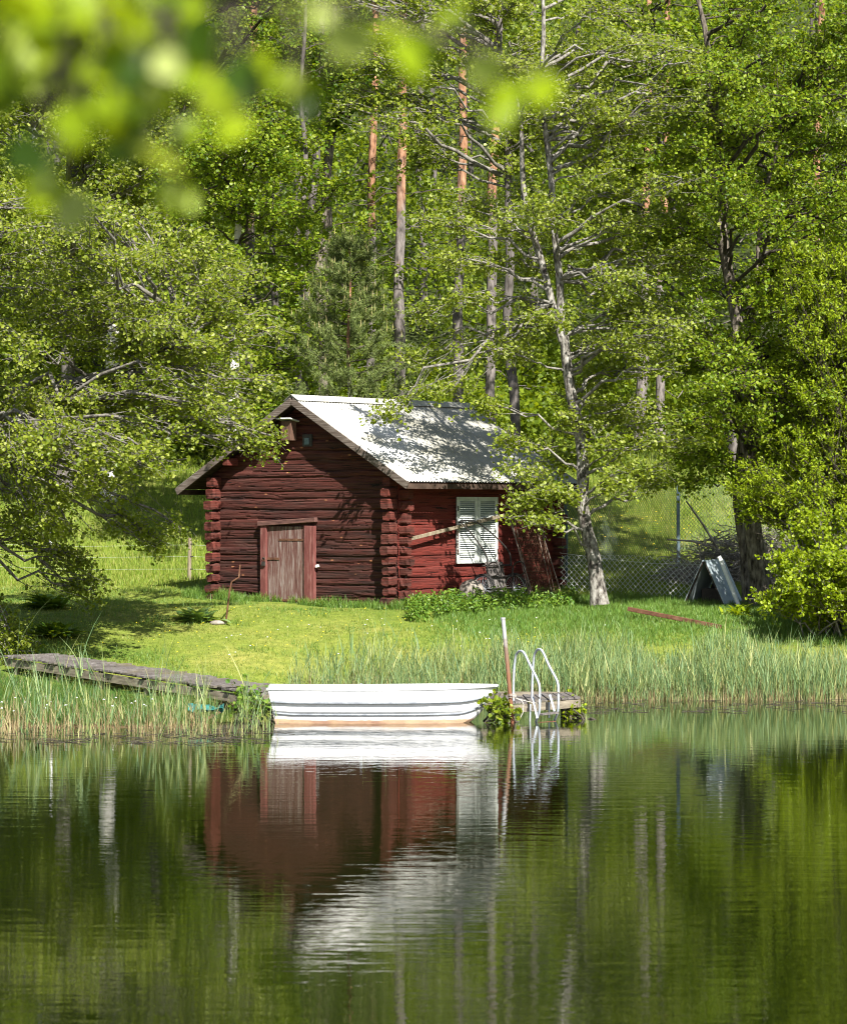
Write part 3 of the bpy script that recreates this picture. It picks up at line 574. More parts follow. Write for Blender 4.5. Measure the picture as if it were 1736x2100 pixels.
# --- background forest as one mass
def forest():
    rs = np.random.RandomState(47); b = MB()
    n = 700; Y = rs.uniform(87, 140, n); px = rs.uniform(-260, 2000, n); h = rs.uniform(.3, 17, n); x = (px-CX)/F*Y; z = gz(x, Y)+h
    C = np.stack([x, Y, z], 1); rr = RRv(n, rs, 1.7, .95)
    # low growth on the meadow edge
    m = 300; Y2 = rs.uniform(87, 99, m); x2 = (rs.uniform(-200, 1950, m)-CX)/F*Y2; C2 = np.stack([x2, Y2, gz(x2, Y2)+rs.uniform(.1, 1.9, m)], 1); C = np.vstack([C, C2]); rr = np.vstack([rr, RRv(m, rs, 1.2, .7)])
    k = 300; ci = np.repeat(np.arange(len(C)), k); P_ = C[ci]+norm(rs.normal(size=(len(ci), 3)))*(rs.rand(len(ci), 1)**.45)*rr[ci]
    # gather leaves into small sprays
    P_ += .16*np.sin(P_[:, [1, 2, 0]]*9)
    V, Q = leafmesh(P_, rs.uniform(.10, .21, len(P_)), False, True, rs, .8); b.add(V, Q, 0)
    nt_ = 34; Y = rs.uniform(90, 150, nt_); x = (rs.uniform(-250, 2000, nt_)-CX)/F*Y; g = gz(x, Y)
    A = np.stack([x, Y, g-.3], 1); E = A+np.stack([rs.normal(0, .6, nt_), 0*x, rs.uniform(12, 20, nt_)], 1); t = curve_between(A, E, 6, 0, .008, rs); rad_ = rs.uniform(.10, .2, nt_)[:, None]*np.linspace(1, .5, 6)[None]
    b.add(*tubes(t, rad_, 8), 1, True)
    a = 700; Y = rs.uniform(86, 120, a); x = (rs.uniform(-250, 2000, a)-CX)/F*Y; A = np.stack([x, Y, gz(x, Y)+rs.uniform(.5, 9, a)], 1); E = A+rs.normal(0, 1.3, (a, 3))*np.array([1, 1, .35]); b.add(*tubes(curve_between(A, E, 5, .05, .07, rs), np.linspace(.03, .008, 5)[None].repeat(a, 0), 4), 1, True)
    tag(b.build('forest', [M['forest_leaf'], M['grey_bark']]), 'dense green forest covering the hillside behind the meadow', 'forest', kind='stuff')
forest()

# ------------------------------------------------------------------ cabin
A_ = rad(38); KX, KY, KZ = -.54, 63.3, 1.42
GW, SL, RP = 5.2, 5.78, 4.47; RXP = -2.6; SLOPE = .58
house = empty('log_cabin', (KX, KY, KZ), -A_, 'dark red log cabin with a corrugated metal roof on the lawn', 'cabin')
def hw(x, y, z=0):
    """cabin-local to world"""
    c, s = math.cos(-A_), math.sin(-A_); return np.array([KX+c*x-s*y, KY+s*x+c*y, KZ+z])
def roofz(x): return RP-SLOPE*abs(x-RXP)
def logwall(length, height, seed, course=.215, top=None, res=.02, amp=.019):
    """surface in (u, w): u along, w up, returns V(u, out, w)"""
    nu = int(length/res)+1; nw = int(height/.013)+1; u = np.linspace(0, length, nu); w = np.linspace(0, height, nw); U, W = np.meshgrid(u, w)
    rs = np.random.RandomState(seed); hs = []; z = 0
    while z < height+.3: z += course*rs.uniform(.62, 1.4); hs.append(z)
    bd = np.array([0]+hs); Wn = W+.03*(fbm(U*.9, W*0+seed, seed)-.5)+.035*(vn(U*.5, np.floor(W/course)*3.1, seed+4)-.5)
    idx = np.clip(np.searchsorted(bd, Wn.ravel(), side='right')-1, 0, len(bd)-2).reshape(Wn.shape)
    f = (Wn-bd[idx])/(bd[idx+1]-bd[idx]); prof = (1-np.abs(2*f-1)**5)
    off = (np.array([rs.uniform(-.018, .018) for _ in bd]))[idx]
    D = amp*prof+off*prof+.010*(fbm(U*.9, W*18, seed+9)-.5)
    gap = (np.abs(2*f-1) > .93)*(vn(U*2.5, idx*5.3, seed+2) > .35); D = D-.032*gap
    cr = np.abs(fbm(U*.35, W*13+idx*3, seed+12)-.5) < .022; D = D-.014*cr
    return U, W, D
# gable wall (front)
b = MB(); U, W, D = logwall(GW, 4.3, 1); V, Q = gridmesh(U-GW, -D, W)
c = V[Q].mean(1); keep = c[:, 2] < np.array(RP-SLOPE*np.abs(c[:, 0]-RXP))-.10
dx0, dx1, dz1 = -3.47, -2.20, 1.72
b.add(V, Q[keep], 0, True); b.box((-GW/2, .09, 1.3), (GW-.1, .12, 2.6)); b.build('gable_wall', M['gable_log'], house)
# side wall
b = MB(); U, W, D = logwall(SL, 2.86, 2, .24, amp=.014); V, Q = gridmesh(D, U, W); b.add(V, Q[:, ::-1], 0, True); b.box((-.09, SL/2, 1.4), (.12, SL-.1, 2.75)); b.build('side_wall', M['side_log'], house)
b = MB(); U, W, D = logwall(GW, 4.3, 3); V, Q = gridmesh(U-GW, SL+D, W); c = V[Q].mean(1); keep = c[:, 2] < RP-SLOPE*np.abs(c[:, 0]-RXP)-.1; b.add(V, Q[keep][:, ::-1], 0, True); b.build('rear_wall', M['gable_log'], house)
b = MB(); U, W, D = logwall(SL, 2.86, 4); V, Q = gridmesh(-GW-D, U, W); b.add(V, Q, 0, True); b.build('side_wall', M['gable_log'], house)
# projecting log ends at the corners
def logends(px, py, dirx, diry, n0, seed, z0=.02, ztop=2.85, ln=.27, wd=.2, half=False):
    rs = np.random.RandomState(seed); b = MB(); z = z0+(.11 if half else 0)
    while z < ztop-.1:
        h = rs.uniform(.19, .27); l = ln*rs.uniform(.78, 1.18)
        rot = rs.uniform(0, .035) if z > .8 else rs.uniform(0, .09)
        n = 5; w2 = wd*rs.uniform(.88, 1.08)
        ch = .025+rot*.4
        prof = np.array([(-w2/2+ch, -h/2+.012), (w2/2-ch, -h/2+.012), (w2/2, -h/2+ch+.01), (w2/2, h/2-ch), (w2/2-ch, h/2-.008), (-w2/2+ch, h/2-.008), (-w2/2, h/2-ch), (-w2/2, -h/2+ch+.01)])
        rings = []
        for k in range(n):
            s = k/(n-1); sc = 1-.10*(s > .9)-rs.uniform(0, .06)-rot*s
            pr = prof*sc+rs.normal(0, .005+rot*.05, prof.shape)
            o = l*s
            px_ = px+dirx*o+(-diry)*pr[:, 0]; py_ = py+diry*o+dirx*pr[:, 0]
            rings.append(np.stack([px_, py_, z+h/2+pr[:, 1]], 1))
        V = np.concatenate(rings); Q = [[a*8+i, a*8+(i+1) % 8, (a+1)*8+(i+1) % 8, (a+1)*8+i] for a in range(n-1) for i in range(8)]; b.add(V, Q, 0, False)
        cc = rings[-1].mean(0)+np.array([dirx, diry, 0])*-.012; b.add(np.vstack([rings[-1], cc]), [[i, (i+1) % 8, 8] for i in range(8)], 0)
        z += h+.006
    return b.build('log_ends', M['end_log'], house)
logends(-.12, -.02, 0, -1, 0, 5, wd=.24); logends(-.02, .12, 1, 0, 0, 6, half=True, ztop=2.7)
logends(-GW+.12, -.02, 0, -1, 0, 7, wd=.24); logends(-GW+.02, .12, -1, 0, 0, 8, half=True, ln=.16); logends(-.02, SL-.12, 1, 0, 0, 9, half=True)
# purlin ends under the left eave
b = MB()
for x in (-4.55, -3.5):
    b = MB(); b.box((x, -.17, roofz(x)-.22), (.17, .34, .17)); bevel(b.build('purlin', M['end_log'], house), .02)
# stone base
b = MB()
rs = np.random.RandomState(3)
for x in np.linspace(-5.0, -.1, 9): b.box((x+rs.uniform(-.1, .1), .1, -.14), (rs.uniform(.3, .5), .3, .3))
for y in np.linspace(.3, 5.5, 8): b.box((-.1, y, -.14), (.3, rs.uniform(.3, .5), .3))
bevel(b.build('foundation', M['stone'], house), .04)
# roof
RY0, RY1 = -.40, 5.9; XR, XL = .57, -5.95
def corr(x0, x1, z0, z1, t=.0):
    ny = int((RY1-RY0)/.0125)+1; y = np.linspace(RY0, RY1, ny); s = np.linspace(0, 1, 9); X, S = np.meshgrid(y, s); xx = x0+(x1-x0)*S; zz = z0+(z1-z0)*S+.013*np.sin(X*2*np.pi/.10)-.02*np.sin(np.pi*S)*(vn(X*.5, S*2, 5)-.2)
    return xx, X, zz
b = MB()
for x1 in (XR, XL):
    xx, yy, zz = corr(RXP, x1, RP+.03, RP+.03-SLOPE*abs(x1-RXP)); V, Q = gridmesh(xx, yy, zz)
    b.add(V, Q if x1 < RXP else Q[:, ::-1], 0, True)
roof = b.build('roof', M['roof'], house)
b = MB(); 
for sgn in (1, -1):
    b.add([(RXP, RY0-.02, RP+.075), (RXP, RY1+.02, RP+.075), (RXP+sgn*.21, RY1+.02, RP+.075-.21*SLOPE-.012), (RXP+sgn*.21, RY0-.02, RP+.075-.21*SLOPE-.012)], [[0, 1, 2, 3]])
b.build('ridge_cap', M['roof'], roof)
b = MB(); b.add([(RXP-.0, RY0+.03, RP-.02), (RXP, RY1-.03, RP-.02), (XR-.03, RY1-.03, roofz(XR)-.0), (XR-.03, RY0+.03, roofz(XR)-.0)], [[0, 1, 2, 3]])
b.add([(RXP, RY0+.03, RP-.02), (RXP, RY1-.03, RP-.02), (XL+.03, RY1-.03, roofz(XL)), (XL+.03, RY0+.03, roofz(XL))], [[3, 2, 1, 0]]); b.build('sheathing', M['soffit'], roof)
for y in (RY0+.01, RY1-.01):
    for x1 in (XR, XL):
        b = MB(); b.beam((RXP, y, RP-.065), (x1, y, roofz(x1)-.065), .032, .155); bevel(b.build('verge_board', M['verge'], roof), .006)
b = MB(); b.box((XR-.02, (RY0+RY1)/2, roofz(XR)-.07), (.028, RY1-RY0-.05, .11)); b.build('fascia_board', M['soffit'], roof)
b = MB(); b.box((XL+.02, (RY0+RY1)/2, roofz(XL)-.07), (.028, RY1-RY0-.05, .11)); b.build('fascia_board', M['soffit'], roof)
# door
def gx(px):   # gable local x of a picture column, on plane y=-.05
    # world = K + (c x + s y', ...)  solve linear
    c, s = math.cos(A_), math.sin(A_); k = (px-CX)/F; y = -.06
    return (k*(KY+c*y)-KX-s*y)/(c+k*s)
def gzv(py, x, y=-.06):
    p = hw(x, y); return HC-(py-CY)/F*p[1]-KZ
dxl, dxr = gx(537), gx(647); dt = gzv(1078, dxl)
fr = MB(); pw_l, pw_r = .17, .28
door_root = MB()
b = MB(); b.box((dxl+pw_l/2, -.085, dt/2-.08), (pw_l, .08, dt+.16)); bevel(b.build('door_post', M['door_post'], house), .008)
b = MB(); b.box((dxr-pw_r+.105, -.085, dt/2-.08), (.205, .08, dt+.16)); b.box((dxr-.04, -.075, dt/2-.08), (.072, .085, dt+.16)); bevel(b.build('door_post', M['door_post'], house), .008)
b = MB(); b.beam((dxl-.06, -.1, dt+.04), (dxr+.05, -.1, dt+.13), .11, .10); bevel(b.build('door_lintel', M['lintel'], house), .01)
d0, d1 = dxl+pw_l+.008, dxr-pw_r-.008; b = MB(); nP = 3; ws = [.36, .32, .32]; x = d0
for w in ws:
    ww = (d1-d0)*w; b.box((x+ww/2, -.06, dt/2-.07), (ww-.014, .035, dt+.11)); x += ww
door = bevel(b.build('door', M['door_plank'], house), .004)
for z in (.11, 1.42):
    b = MB(); b.box(((d0+d1)/2+.15, -.083, z*dt/1.72), ((d1-d0)-.32, .012, .045)); b.tube([(d1+.0, -.088, z*dt/1.72-.05), (d1, -.088, z*dt/1.72+.05)], .014); b.build('hinge', M['rust'], door)
b = MB(); b.box((d0+.14, -.086, dt*.585), (.40, .014, .05)); b.box((d0-.06, -.13, dt*.58), (.05, .02, .10)); b.build('hasp', M['rust'], door)
b = MB(); b.tube([(d0-.06+.035*math.cos(a), -.15, dt*.545+.05+.045*math.sin(a)) for a in np.linspace(0, math.pi, 8)], .008); b.box((d0-.06, -.15, dt*.52+.0), (.085, .035, .09)); bevel(b.build('padlock', M['iron'], door), .006)
b = MB(); b.tube([(gx(652), -.05, gzv(1161, gx(652))), (gx(652), -.12, gzv(1161, gx(652)))], .032, 14); b.build('outlet_cap', M['whitepost'], house)
# vent opening high in the gable
b = MB(); vx = gx(630); vz = gzv(903, vx); b.box((vx, -.045, vz), (.26, .05, .26)); b.build('vent_frame', M['iron'], house); b = MB(); b.box((vx, -.08, vz-.02), (.12, .03, .14)); b.build('vent_flap', M['bluepost'], house)
# shutters on the side wall
def sy(px, x=.05):
    c, s = math.cos(A_), math.sin(A_); k = (px-CX)/F
    return (-KX-c*x+k*(KY-s*x))/(s-k*c)
s0, s1 = sy(935), sy(1018); zt = HC-(1019-CY)/F*hw(.05, s0)[1]-KZ; zb = HC-(1156-CY)/F*hw(.05, s0)[1]-KZ; sm = (s0+s1)/2
for a, c_ in ((s0, sm-.006), (sm+.006, s1)):
    b = MB(); fw = .085
    b.box((.07, a+fw/2, (zt+zb)/2), (.035, fw, zt-zb)); b.box((.07, c_-fw/2, (zt+zb)/2), (.035, fw, zt-zb))
    for zz in (zt-fw/2, zb+fw/2): b.box((.07, (a+c_)/2, zz), (.031, c_-a-2*fw, fw))
    sh = bevel(b.build('shutter', M['shutter'], house), .004); b = MB(); nl = 27
    for k in range(nl):
        z = zb+fw+(k+.5)*(zt-zb-2*fw)/nl; ca, sa = math.cos(.75), math.sin(.75)
        b.box((.068, (a+c_)/2, z), (.036, c_-a-2*fw+.002, .007), [[ca, 0, sa], [0, 1, 0], [-sa, 0, ca]])
    b.build('louvres', M['shutter'], sh); b = MB(); b.box((.048, (a+c_)/2, (zt+zb)/2), (.006, c_-a-2*fw, zt-zb-2*fw)); b.build('backing', M['bluepost'], sh)
    yy = a+.02 if a == s0 else c_-.02
    for z in (zb+.25, zt-.25): b = MB(); b.box((.092, yy, z), (.008, .03, .11)); b.build('hinge', M['iron'], sh)
# pale corner board
b = MB(); b.box((.05, .20, .45), (.03, .05, .95)); b.build('corner_strip', M['verge'], house)

# nest box on the gable
nx = gx(598); nz0 = gzv(897, nx); nb = empty('nest_box', hw(nx, -.06, nz0-.02), -A_, 'small brown nest box with a grey lid high on the cabin gable', 'nest box')
b = MB(); b.box((0, -.10, .16), (.27, .2, .42)); bevel(b.build('box_body', M['nest'], nb), .006)
b = MB(); b.box((0, -.13, .395), (.40, .32, .03), [[1, 0, 0], [0, .97, .2], [0, -.2, .97]]); bevel(b.build('lid', M['lidgrey'], nb), .004)
b = MB(); b.tube([(0, -.197, .22), (0, -.204, .22)], .022, 12); b.build('entrance_hole', M['darkin'], nb)

# plank leaning across the shutters
def sidept(px, py, x):
    y = sy(px, x); return hw(x, y, HC-(py-CY)/F*hw(x, y)[1]-KZ)
b = MB(); a, c_ = sidept(842, 1105, .20), sidept(1056, 1051, .13); o = (a+c_)/2; b.beam(a-o, c_-o, .03, .075, up=(0, 0, 1)); pk = bevel(b.build('plank', M['postwood']), .006); pk.location = tuple(o)
tag(pk, 'long pale plank fixed slantwise across the white shutters', 'plank')
# chain
ct = sidept(939, 1085, .11); b = MB()
for k in range(17):
    an = np.linspace(0, 2*np.pi, 9); z = -k*.032; 
    P_ = np.stack([np.cos(an)*.015*(k % 2), np.cos(an)*.015*((k+1) % 2), z+np.sin(an)*.022], 1); b.tube(P_, .0045, 5, False)
ch = b.build('chain', M['rust']); ch.location = tuple(ct); tag(ch, 'rusty chain hanging from the left shutter edge', 'chain')

# hand cart with two spoked wheels leaning on the wall
gl = lambda x, y: gz(*hw(x, y)[:2])-KZ
cy0 = sy(994, .55); cy1 = sy(1058, .55); cr = empty('hand_cart', hw(.5, (cy0+cy1)/2, gl(.5, cy0)), -A_, 'black tubular hand cart with two spoked wheels tipped up against the cabin', 'hand cart'); hs = (cy1-cy0)/2
RW = .315
for sg in (-1, 1):
    w = MB(); an = np.linspace(0, 2*np.pi, 41); cz = RW+.01; cyy = sg*hs; tl = .12*sg
    def wp(r, a, dy=0): return (math.cos(a)*r, cyy+dy+.0*tl, cz+math.sin(a)*r)
    w.tube([wp(RW-.022, a) for a in an], .024, 8, False)
    for a in np.linspace(0, 2*np.pi, 60, endpoint=False): w.box(wp(RW+.003, a), (.012, .045, .012), [[math.cos(a), 0, -math.sin(a)], [0, 1, 0], [math.sin(a), 0, math.cos(a)]])
    wh = w.build('wheel', M['rubber'], cr)
    w = MB(); w.tube([wp(RW-.05, a) for a in an], .012, 6, False); w.build('rim', M['galv'], wh)
    w = MB()
    for k in range(28):
        a = k*2*math.pi/28; w.tube([wp(.025, a+.5*(-1)**k, .03*(-1)**k), wp(RW-.055, a)], .0028, 4, False)
    w.build('spokes', M['galv'], wh); w = MB(); w.tube([(0, cyy-.05, cz), (0, cyy+.05, cz)], .024, 10); w.build('hub', M['galv'], wh)
    # frame loop beside each wheel
    f = MB(); c0 = cyy-sg*.10
    pts = [(.05, c0, .02), (.03, c0, .5), (.02, c0, .74), (.08, c0, .86), (.22, c0, .92), (.36, c0, .84), (.38, c0, .68), (.26, c0, .60), (.05, c0, .58)]
    pa = np.array(pts); t = np.linspace(0, len(pa)-1, 33); ps = np.stack([np.interp(t, np.arange(len(pa)), pa[:, k]) for k in range(3)], 1)
    for _ in range(4): ps[1:-1] = .25*ps[:-2]+.5*ps[1:-1]+.25*ps[2:]
    f.tube(ps, .016, 7); f.build('frame_loop', M['iron'], cr)
f = MB(); f.tube([(0, -hs-.02, RW+.01), (0, hs+.02, RW+.01)], .014, 8); f.build('axle', M['iron'], cr)
f = MB()
for k in range(6):
    y = -.27+k*.108; f.box((-.06, y, .46), (.018, .09, .88), [[.985, 0, -.17], [0, 1, 0], [.17, 0, .985]])
bevel(f.build('slatted_bed', M['dockwood'], cr), .003)
f = MB(); 
for z in (.22, .58, .82):
    f = MB(); f.tube([(.0-.13*(z-.3), -hs+.08, z), (.0-.13*(z-.3), hs-.08, z)], .017, 7); f.build('cross_bar', M['iron'], cr)
f = MB()
for (ys_, yt) in ((-hs+.15, -1.05), (hs-.12, -.45)):
    pa = np.array([(.0, ys_, .80), (.0, ys_-.02, 1.05), (-.06, ys_-.16, 1.25), (-.20, ys_+(yt-ys_)*.55, 1.55), (-.28, yt+.1, 1.74), (-.30, yt, 1.76)])
    t = np.linspace(0, 5, 26); ps = np.stack([np.interp(t, np.arange(6), pa[:, k]) for k in range(3)], 1)
    for _ in range(3): ps[1:-1] = .25*ps[:-2]+.5*ps[1:-1]+.25*ps[2:]
    f.tube(ps, .017, 7)
f.tube([(-.30, -1.05, 1.76), (-.27, -.75, 1.80), (-.30, -.45, 1.76)], .017, 7)
f.build('drawbar', M['iron'], cr)
# boulder
def blob(name, mat, c, r, seed, flat=.2):
    b = MB(); u = np.linspace(0, 2*np.pi, 25)[:-1]; v = np.linspace(-np.pi/2, np.pi/2, 14); U, V_ = np.meshgrid(u, v); d = 1+.25*(fbm(U*1.1+seed, V_*1.3, seed)-.5)*np.cos(V_)
    X = np.cos(U)*np.cos(V_)*r[0]*d; Y = np.sin(U)*np.cos(V_)*r[1]*d; Z = np.sin(V_)*r[2]*d
    P_ = np.stack([X, Y, Z], -1).reshape(-1, 3); n = 24; Q = [[a*n+i, a*n+(i+1) % n, (a+1)*n+(i+1) % n, (a+1)*n+i] for a in range(13) for i in range(n)]
    b.add(P_, Q, 0, True); o = b.build(name, mat); o.location = tuple(c); return o
q = hw(.42, sy(966, .42)); tag(blob('boulder', M['stone'], (q[0], q[1], gz(q[0], q[1])+.24), (.28, .22, .30), 4), 'rounded pale boulder beside the left cart wheel at the cabin wall', 'boulder')

# rusty mesh panels leaning
def panel(y0, y1, x0, x1, h, label, step, seed, dz=0):
    rs = np.random.RandomState(seed); base = hw((x0+x1)/2, (y0+y1)/2, gl(x0, y0)); o = empty('mesh_panel', base, -A_, label, 'mesh panel', 'rusty mesh panels leaning at the cabin')
    L = y1-y0; lean = x0-x1
    def pt(u, v, tw=0): return ((x0-x1)*(.5-v)+tw, (u-.5)*L+dz*v, v*h)
    b = MB()
    for u in np.arange(0, 1.0001, step/L): b.tube([pt(u, 0), pt(u+rs.normal(0, .003), .5, .01), pt(u, 1)], .0045, 4, False)
    b.build('upright_bars', M['rust'], o); b = MB()
    for v in np.arange(.01, 1.0, step/h): b.tube([pt(0, v, .008), pt(1, v+rs.normal(0, .002), .008)], .0045, 4, False)
    b.build('cross_rods', M['rust'], o); b = MB()
    for u in (0, 1): b = MB(); b.tube([pt(u, 0), pt(u, 1)], .014, 6); b.build('side_rail', M['oldsteel'], o)
ya, yb = sy(1082, .5), sy(1140, .5)
panel(ya-.05, yb-.25, .60, .10, 1.86, 'front rusty wire mesh panel with wide gaps, leaning at the right cabin corner', .10, 1, -.05)
panel(ya+.1, yb-.05, .52, .09, 1.98, 'rear taller rusty wire mesh panel showing behind the front one at the right cabin corner', .075, 2, -.12)
panel(ya+.0, yb+.0, .68, .13, 1.80, 'outermost rusty mesh panel slanting furthest right at the corner of the cabin', .085, 3, -.2)

# ------------------------------------------------------------------ fences
def chainlink(b, A, B_, h0, h1, cell, r, sag=0, seed=0):
    """A,B_ base points; diamonds of width cell"""
    rs = np.random.RandomState(seed); A = np.array(A, float); B_ = np.array(B_, float); L = np.linalg.norm((B_-A)[:2]); t = (B_-A)/L; H = h1-h0; paths = []
    n = int((L+H)/cell)+1; m = 14
    for sg in (0, 1):
        for k in range(n):
            s0_ = k*cell-H; pr = []
            u0, u1 = s0_, s0_+H
            # clip to panel
            v0, v1 = 0, 1
            if u0 < 0: v0 = -u0/H
            if u1 > L: v1 = (L-u0)/H
            if v1-v0 < .02: continue
            v = np.linspace(v0, v1, m); u = s0_+H*v; hh = h0+H*(v if sg == 0 else 1-v)
            p = A[None]+u[:, None]*t[None]; p[:, 2] += hh+sag*np.sin(p[:, 0]*1.7+seed)*.3; w = .02*np.sin(np.arange(m)*2.4+k); nrm = np.array([-t[1], t[0], 0]); p += nrm[None]*(w[:, None]*.3+.03*np.sin(u*2+hh*2)[:, None])
            paths.append(p)
    V, Q = tubes(np.array(paths), np.full((len(paths), m), r), 3); b.add(V, Q)
fp = [(1110, 67.5), (1160, 69.0), (1390, 73.5), (1640, 75.0), (1790, 76)]
P0 = [np.array([atx(p, y), y, float(gz(atx(p, y), y))]) for p, y in fp]
root = empty('chain_link_fence', P0[2], 0, 'tall green-grey chain-link fence on blue-grey posts behind the forked alder', 'fence'); o = P0[2]
for k, i in enumerate((1, 2, 3, 4)):
    b = MB(); p = P0[i]-o; h = 2.05 if i == 2 else 2.1; b.box((p[0], p[1]-.02, p[2]+h/2-.05), (.085, .07, h+.1)); bevel(b.build('post', M['bluepost'], root), .01)
b = MB()
for i in range(4): chainlink(b, P0[i]-o, P0[i+1]-o, .45, 2.02, .095, .0062, seed=i)
b.build('wire_mesh', M['wire'], root)
b = MB()
for h in (.44, 1.25, 2.03):
    for i in range(4):
        a, c_ = P0[i]-o+[0, 0, h], P0[i+1]-o+[0, 0, h]; m = (a+c_)/2-np.array([0, 0, .03]); b.tube([a, m, c_], .004, 4, False)
b.build('tension_wire', M['wire'], root)
# low pale mesh
Ya = 66.2; a = np.array([atx(1148, 67.5), 67.5, 0]); a[2] = gz(a[0], a[1]); c_ = np.array([atx(1490, 65.4), 65.4, 0]); c_[2] = gz(c_[0], c_[1])
b = MB(); L_ = 14; 
chainlink(b, a-a, c_-a, -.02, .86, .13, .0062, .15, 5); b.tube([(0, 0, .87), tuple((c_-a)*.25+np.array([0, 0, .80])), tuple((c_-a)*.55+np.array([0, 0, .74])), tuple((c_-a)+np.array([0, 0, .8]))], .005, 4, False)
ml = b.build('loose_mesh', M['palewire']); ml.location = tuple(a); tag(ml, 'loose pale diamond mesh standing low in the shaded grass behind the alder trunk', 'wire mesh')
# A shaped shelter of sheets
def aframe():
    base = at(1462, 1236, 64.6); base[2] = gz(base[0], base[1]); root = empty('sheet_shelter', base, rad(-28), 'A-shaped shelter of two grey sheets with a dark open end, left of the thick trunk', 'shelter')
    h, w, L = .98, .50, 1.05
    for s, nm in ((-1, 0), (1, 1)):
        b = MB(); b.add([(s*w, -L/2, 0), (s*w, L/2, 0), (s*.03, L/2, h), (s*.03, -L/2, h), (s*(w-.02), -L/2, 0), (s*(w-.02), L/2, 0), (s*.01, L/2, h-.02), (s*.01, -L/2, h-.02)], [[0, 1, 2, 3], [4, 7, 6, 5], [0, 3, 7, 4], [1, 5, 6, 2], [2, 6, 7, 3]]); b.build('sheet', M['sheet'], root)
        b = MB(); b.beam((s*(w-.04), -L/2+.02, .0), (s*.02, -L/2+.02, h-.04), .03, .05, up=(0, 1, 0)); b.build('frame_bar', M['darkin'], root)
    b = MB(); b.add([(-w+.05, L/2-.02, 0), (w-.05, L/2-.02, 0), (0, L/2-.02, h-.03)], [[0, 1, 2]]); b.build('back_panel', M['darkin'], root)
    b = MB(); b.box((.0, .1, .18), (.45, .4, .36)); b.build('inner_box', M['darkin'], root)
aframe()
b = MB(); p0 = at(1476, 1146, 63.9); p1 = at(1518, 1252, 63.4); o_ = p1; b.tube([p0-o_, (p0+p1)/2-o_, p1-o_], .045, 10); b.tube([p0-o_+[0, 0, .0], p0-o_+[-.03, 0, .05]], .05, 10); pp = b.build('pipe', M['whitepost']); pp.location = tuple(o_); tag(pp, 'pale metal pipe leaning on the grey sheet shelter', 'pipe')
b = MB(); p0 = at(1287, 1233, 61.6); p1 = at(1478, 1288, 60.6); p0[2] = gz(p0[0], p0[1])+.24; p1[2] = gz(p1[0], p1[1])+.05; b.beam(p0-p1, p1-p1, .06, .085); pp = b.build('steel_beam', M['rust']); pp.location = tuple(p1); tag(pp, 'rusty brown beam lying in the grass in front of the loose mesh', 'beam'); bevel(pp, .008)
# brush pile
rs = np.random.RandomState(61); n = 2200; c0 = at(1545, 1135, 69.5); c0[2] = gz(c0[0], c0[1])
a = rs.rand(n)*6.28; r = rs.rand(n)**.5; X = np.cos(a)*r*1.9; Yy = np.sin(a)*r*.9; Z = rs.rand(n)*(1-r**2)*1.3; A = np.stack([X, Yy, Z], 1); d = rs.normal(size=(n, 3))*np.array([1, .6, .32]); E = A+norm(d)*rs.uniform(.3, .9, (n, 1)); E[:, 2] = np.maximum(E[:, 2], 0)
b = MB(); b.add(*tubes(curve_between(A, E, 5, .05, .07, rs), rs.uniform(.004, .011, n)[:, None].repeat(5, 1), 4), 0, True)
for (x0, z0, x1, z1) in ((-.9, .85, -2.05, 1.02), (-.8, .7, -1.6, 1.9), (-1.1, .4, -2.0, .25)): b.tube([(x0, -.3, z0), ((x0+x1)/2, -.4, (z0+z1)/2+.05), (x1, -.5, z1)], [.03, .026, .018], 6)
o = b.build('brush_pile', M['dry_branch']); o.location = tuple(c0); tag(o, 'heap of dry grey branches behind the thick alder trunk', 'brush pile')

# left wire fence with wooden and white posts
lf = [(388, 1188, 70, .97, 'postwood', .045, 'bare wooden fence post beside the cabin, nearest of the wire fence posts'), (104, 1125, 76.5, .82, 'whitepost', .04, 'white-topped fence post under the hanging branches at the far left'), (168, 990, 84, .90, 'whitepost', .045, 'white fence post higher up the meadow near the birch stem')]
tops = []
for px, py, Y, h, mt, r, lb in lf:
    x = atx(px, Y); z = gz(x, Y); b = MB(); ang = rs.normal(0, .02)
    b.tube([(0, 0, -.15), (ang*.5, 0, h/2), (ang, 0, h)], [r*1.05, r, r*.95], 10); root = empty('fence_post', (x, Y, float(z)), 0, lb, 'fence post', 'wire fence posts left of the cabin'); b.build('pole', M[mt], root)
    for hh in (.25, .55, .85): b = MB(); b.tube([(.03, -.03, h*hh), (.09, -.05, h*hh)], .014, 6); b.build('insulator', M['iron'], root)
    tops.append(np.array([x, Y, float(z)]))
ends = [tops[0], np.array([atx(-60, 72), 72, float(gz(atx(-60, 72), 72))])]
b = MB()
for h in (.25, .55, .83):
    for p, q in ((tops[0], ends[1]), (tops[1], tops[2]), (tops[0], hw(-5.1, 5)*[1, 1, 0]+[0, 0, float(tops[0][2])])):
        a, c_ = p+[0, 0, h*.97], q+[0, 0, h*.9]; m = (a+c_)/2-np.array([0, 0, .06]); b.tube([a-tops[0], m-tops[0], c_-tops[0]], .0018, 4, False)
o = b.build('fence_wires', M['palewire']); o.location = tuple(tops[0]); tag(o, 'thin pale fence wires strung between the posts left of the cabin', 'fence wire')

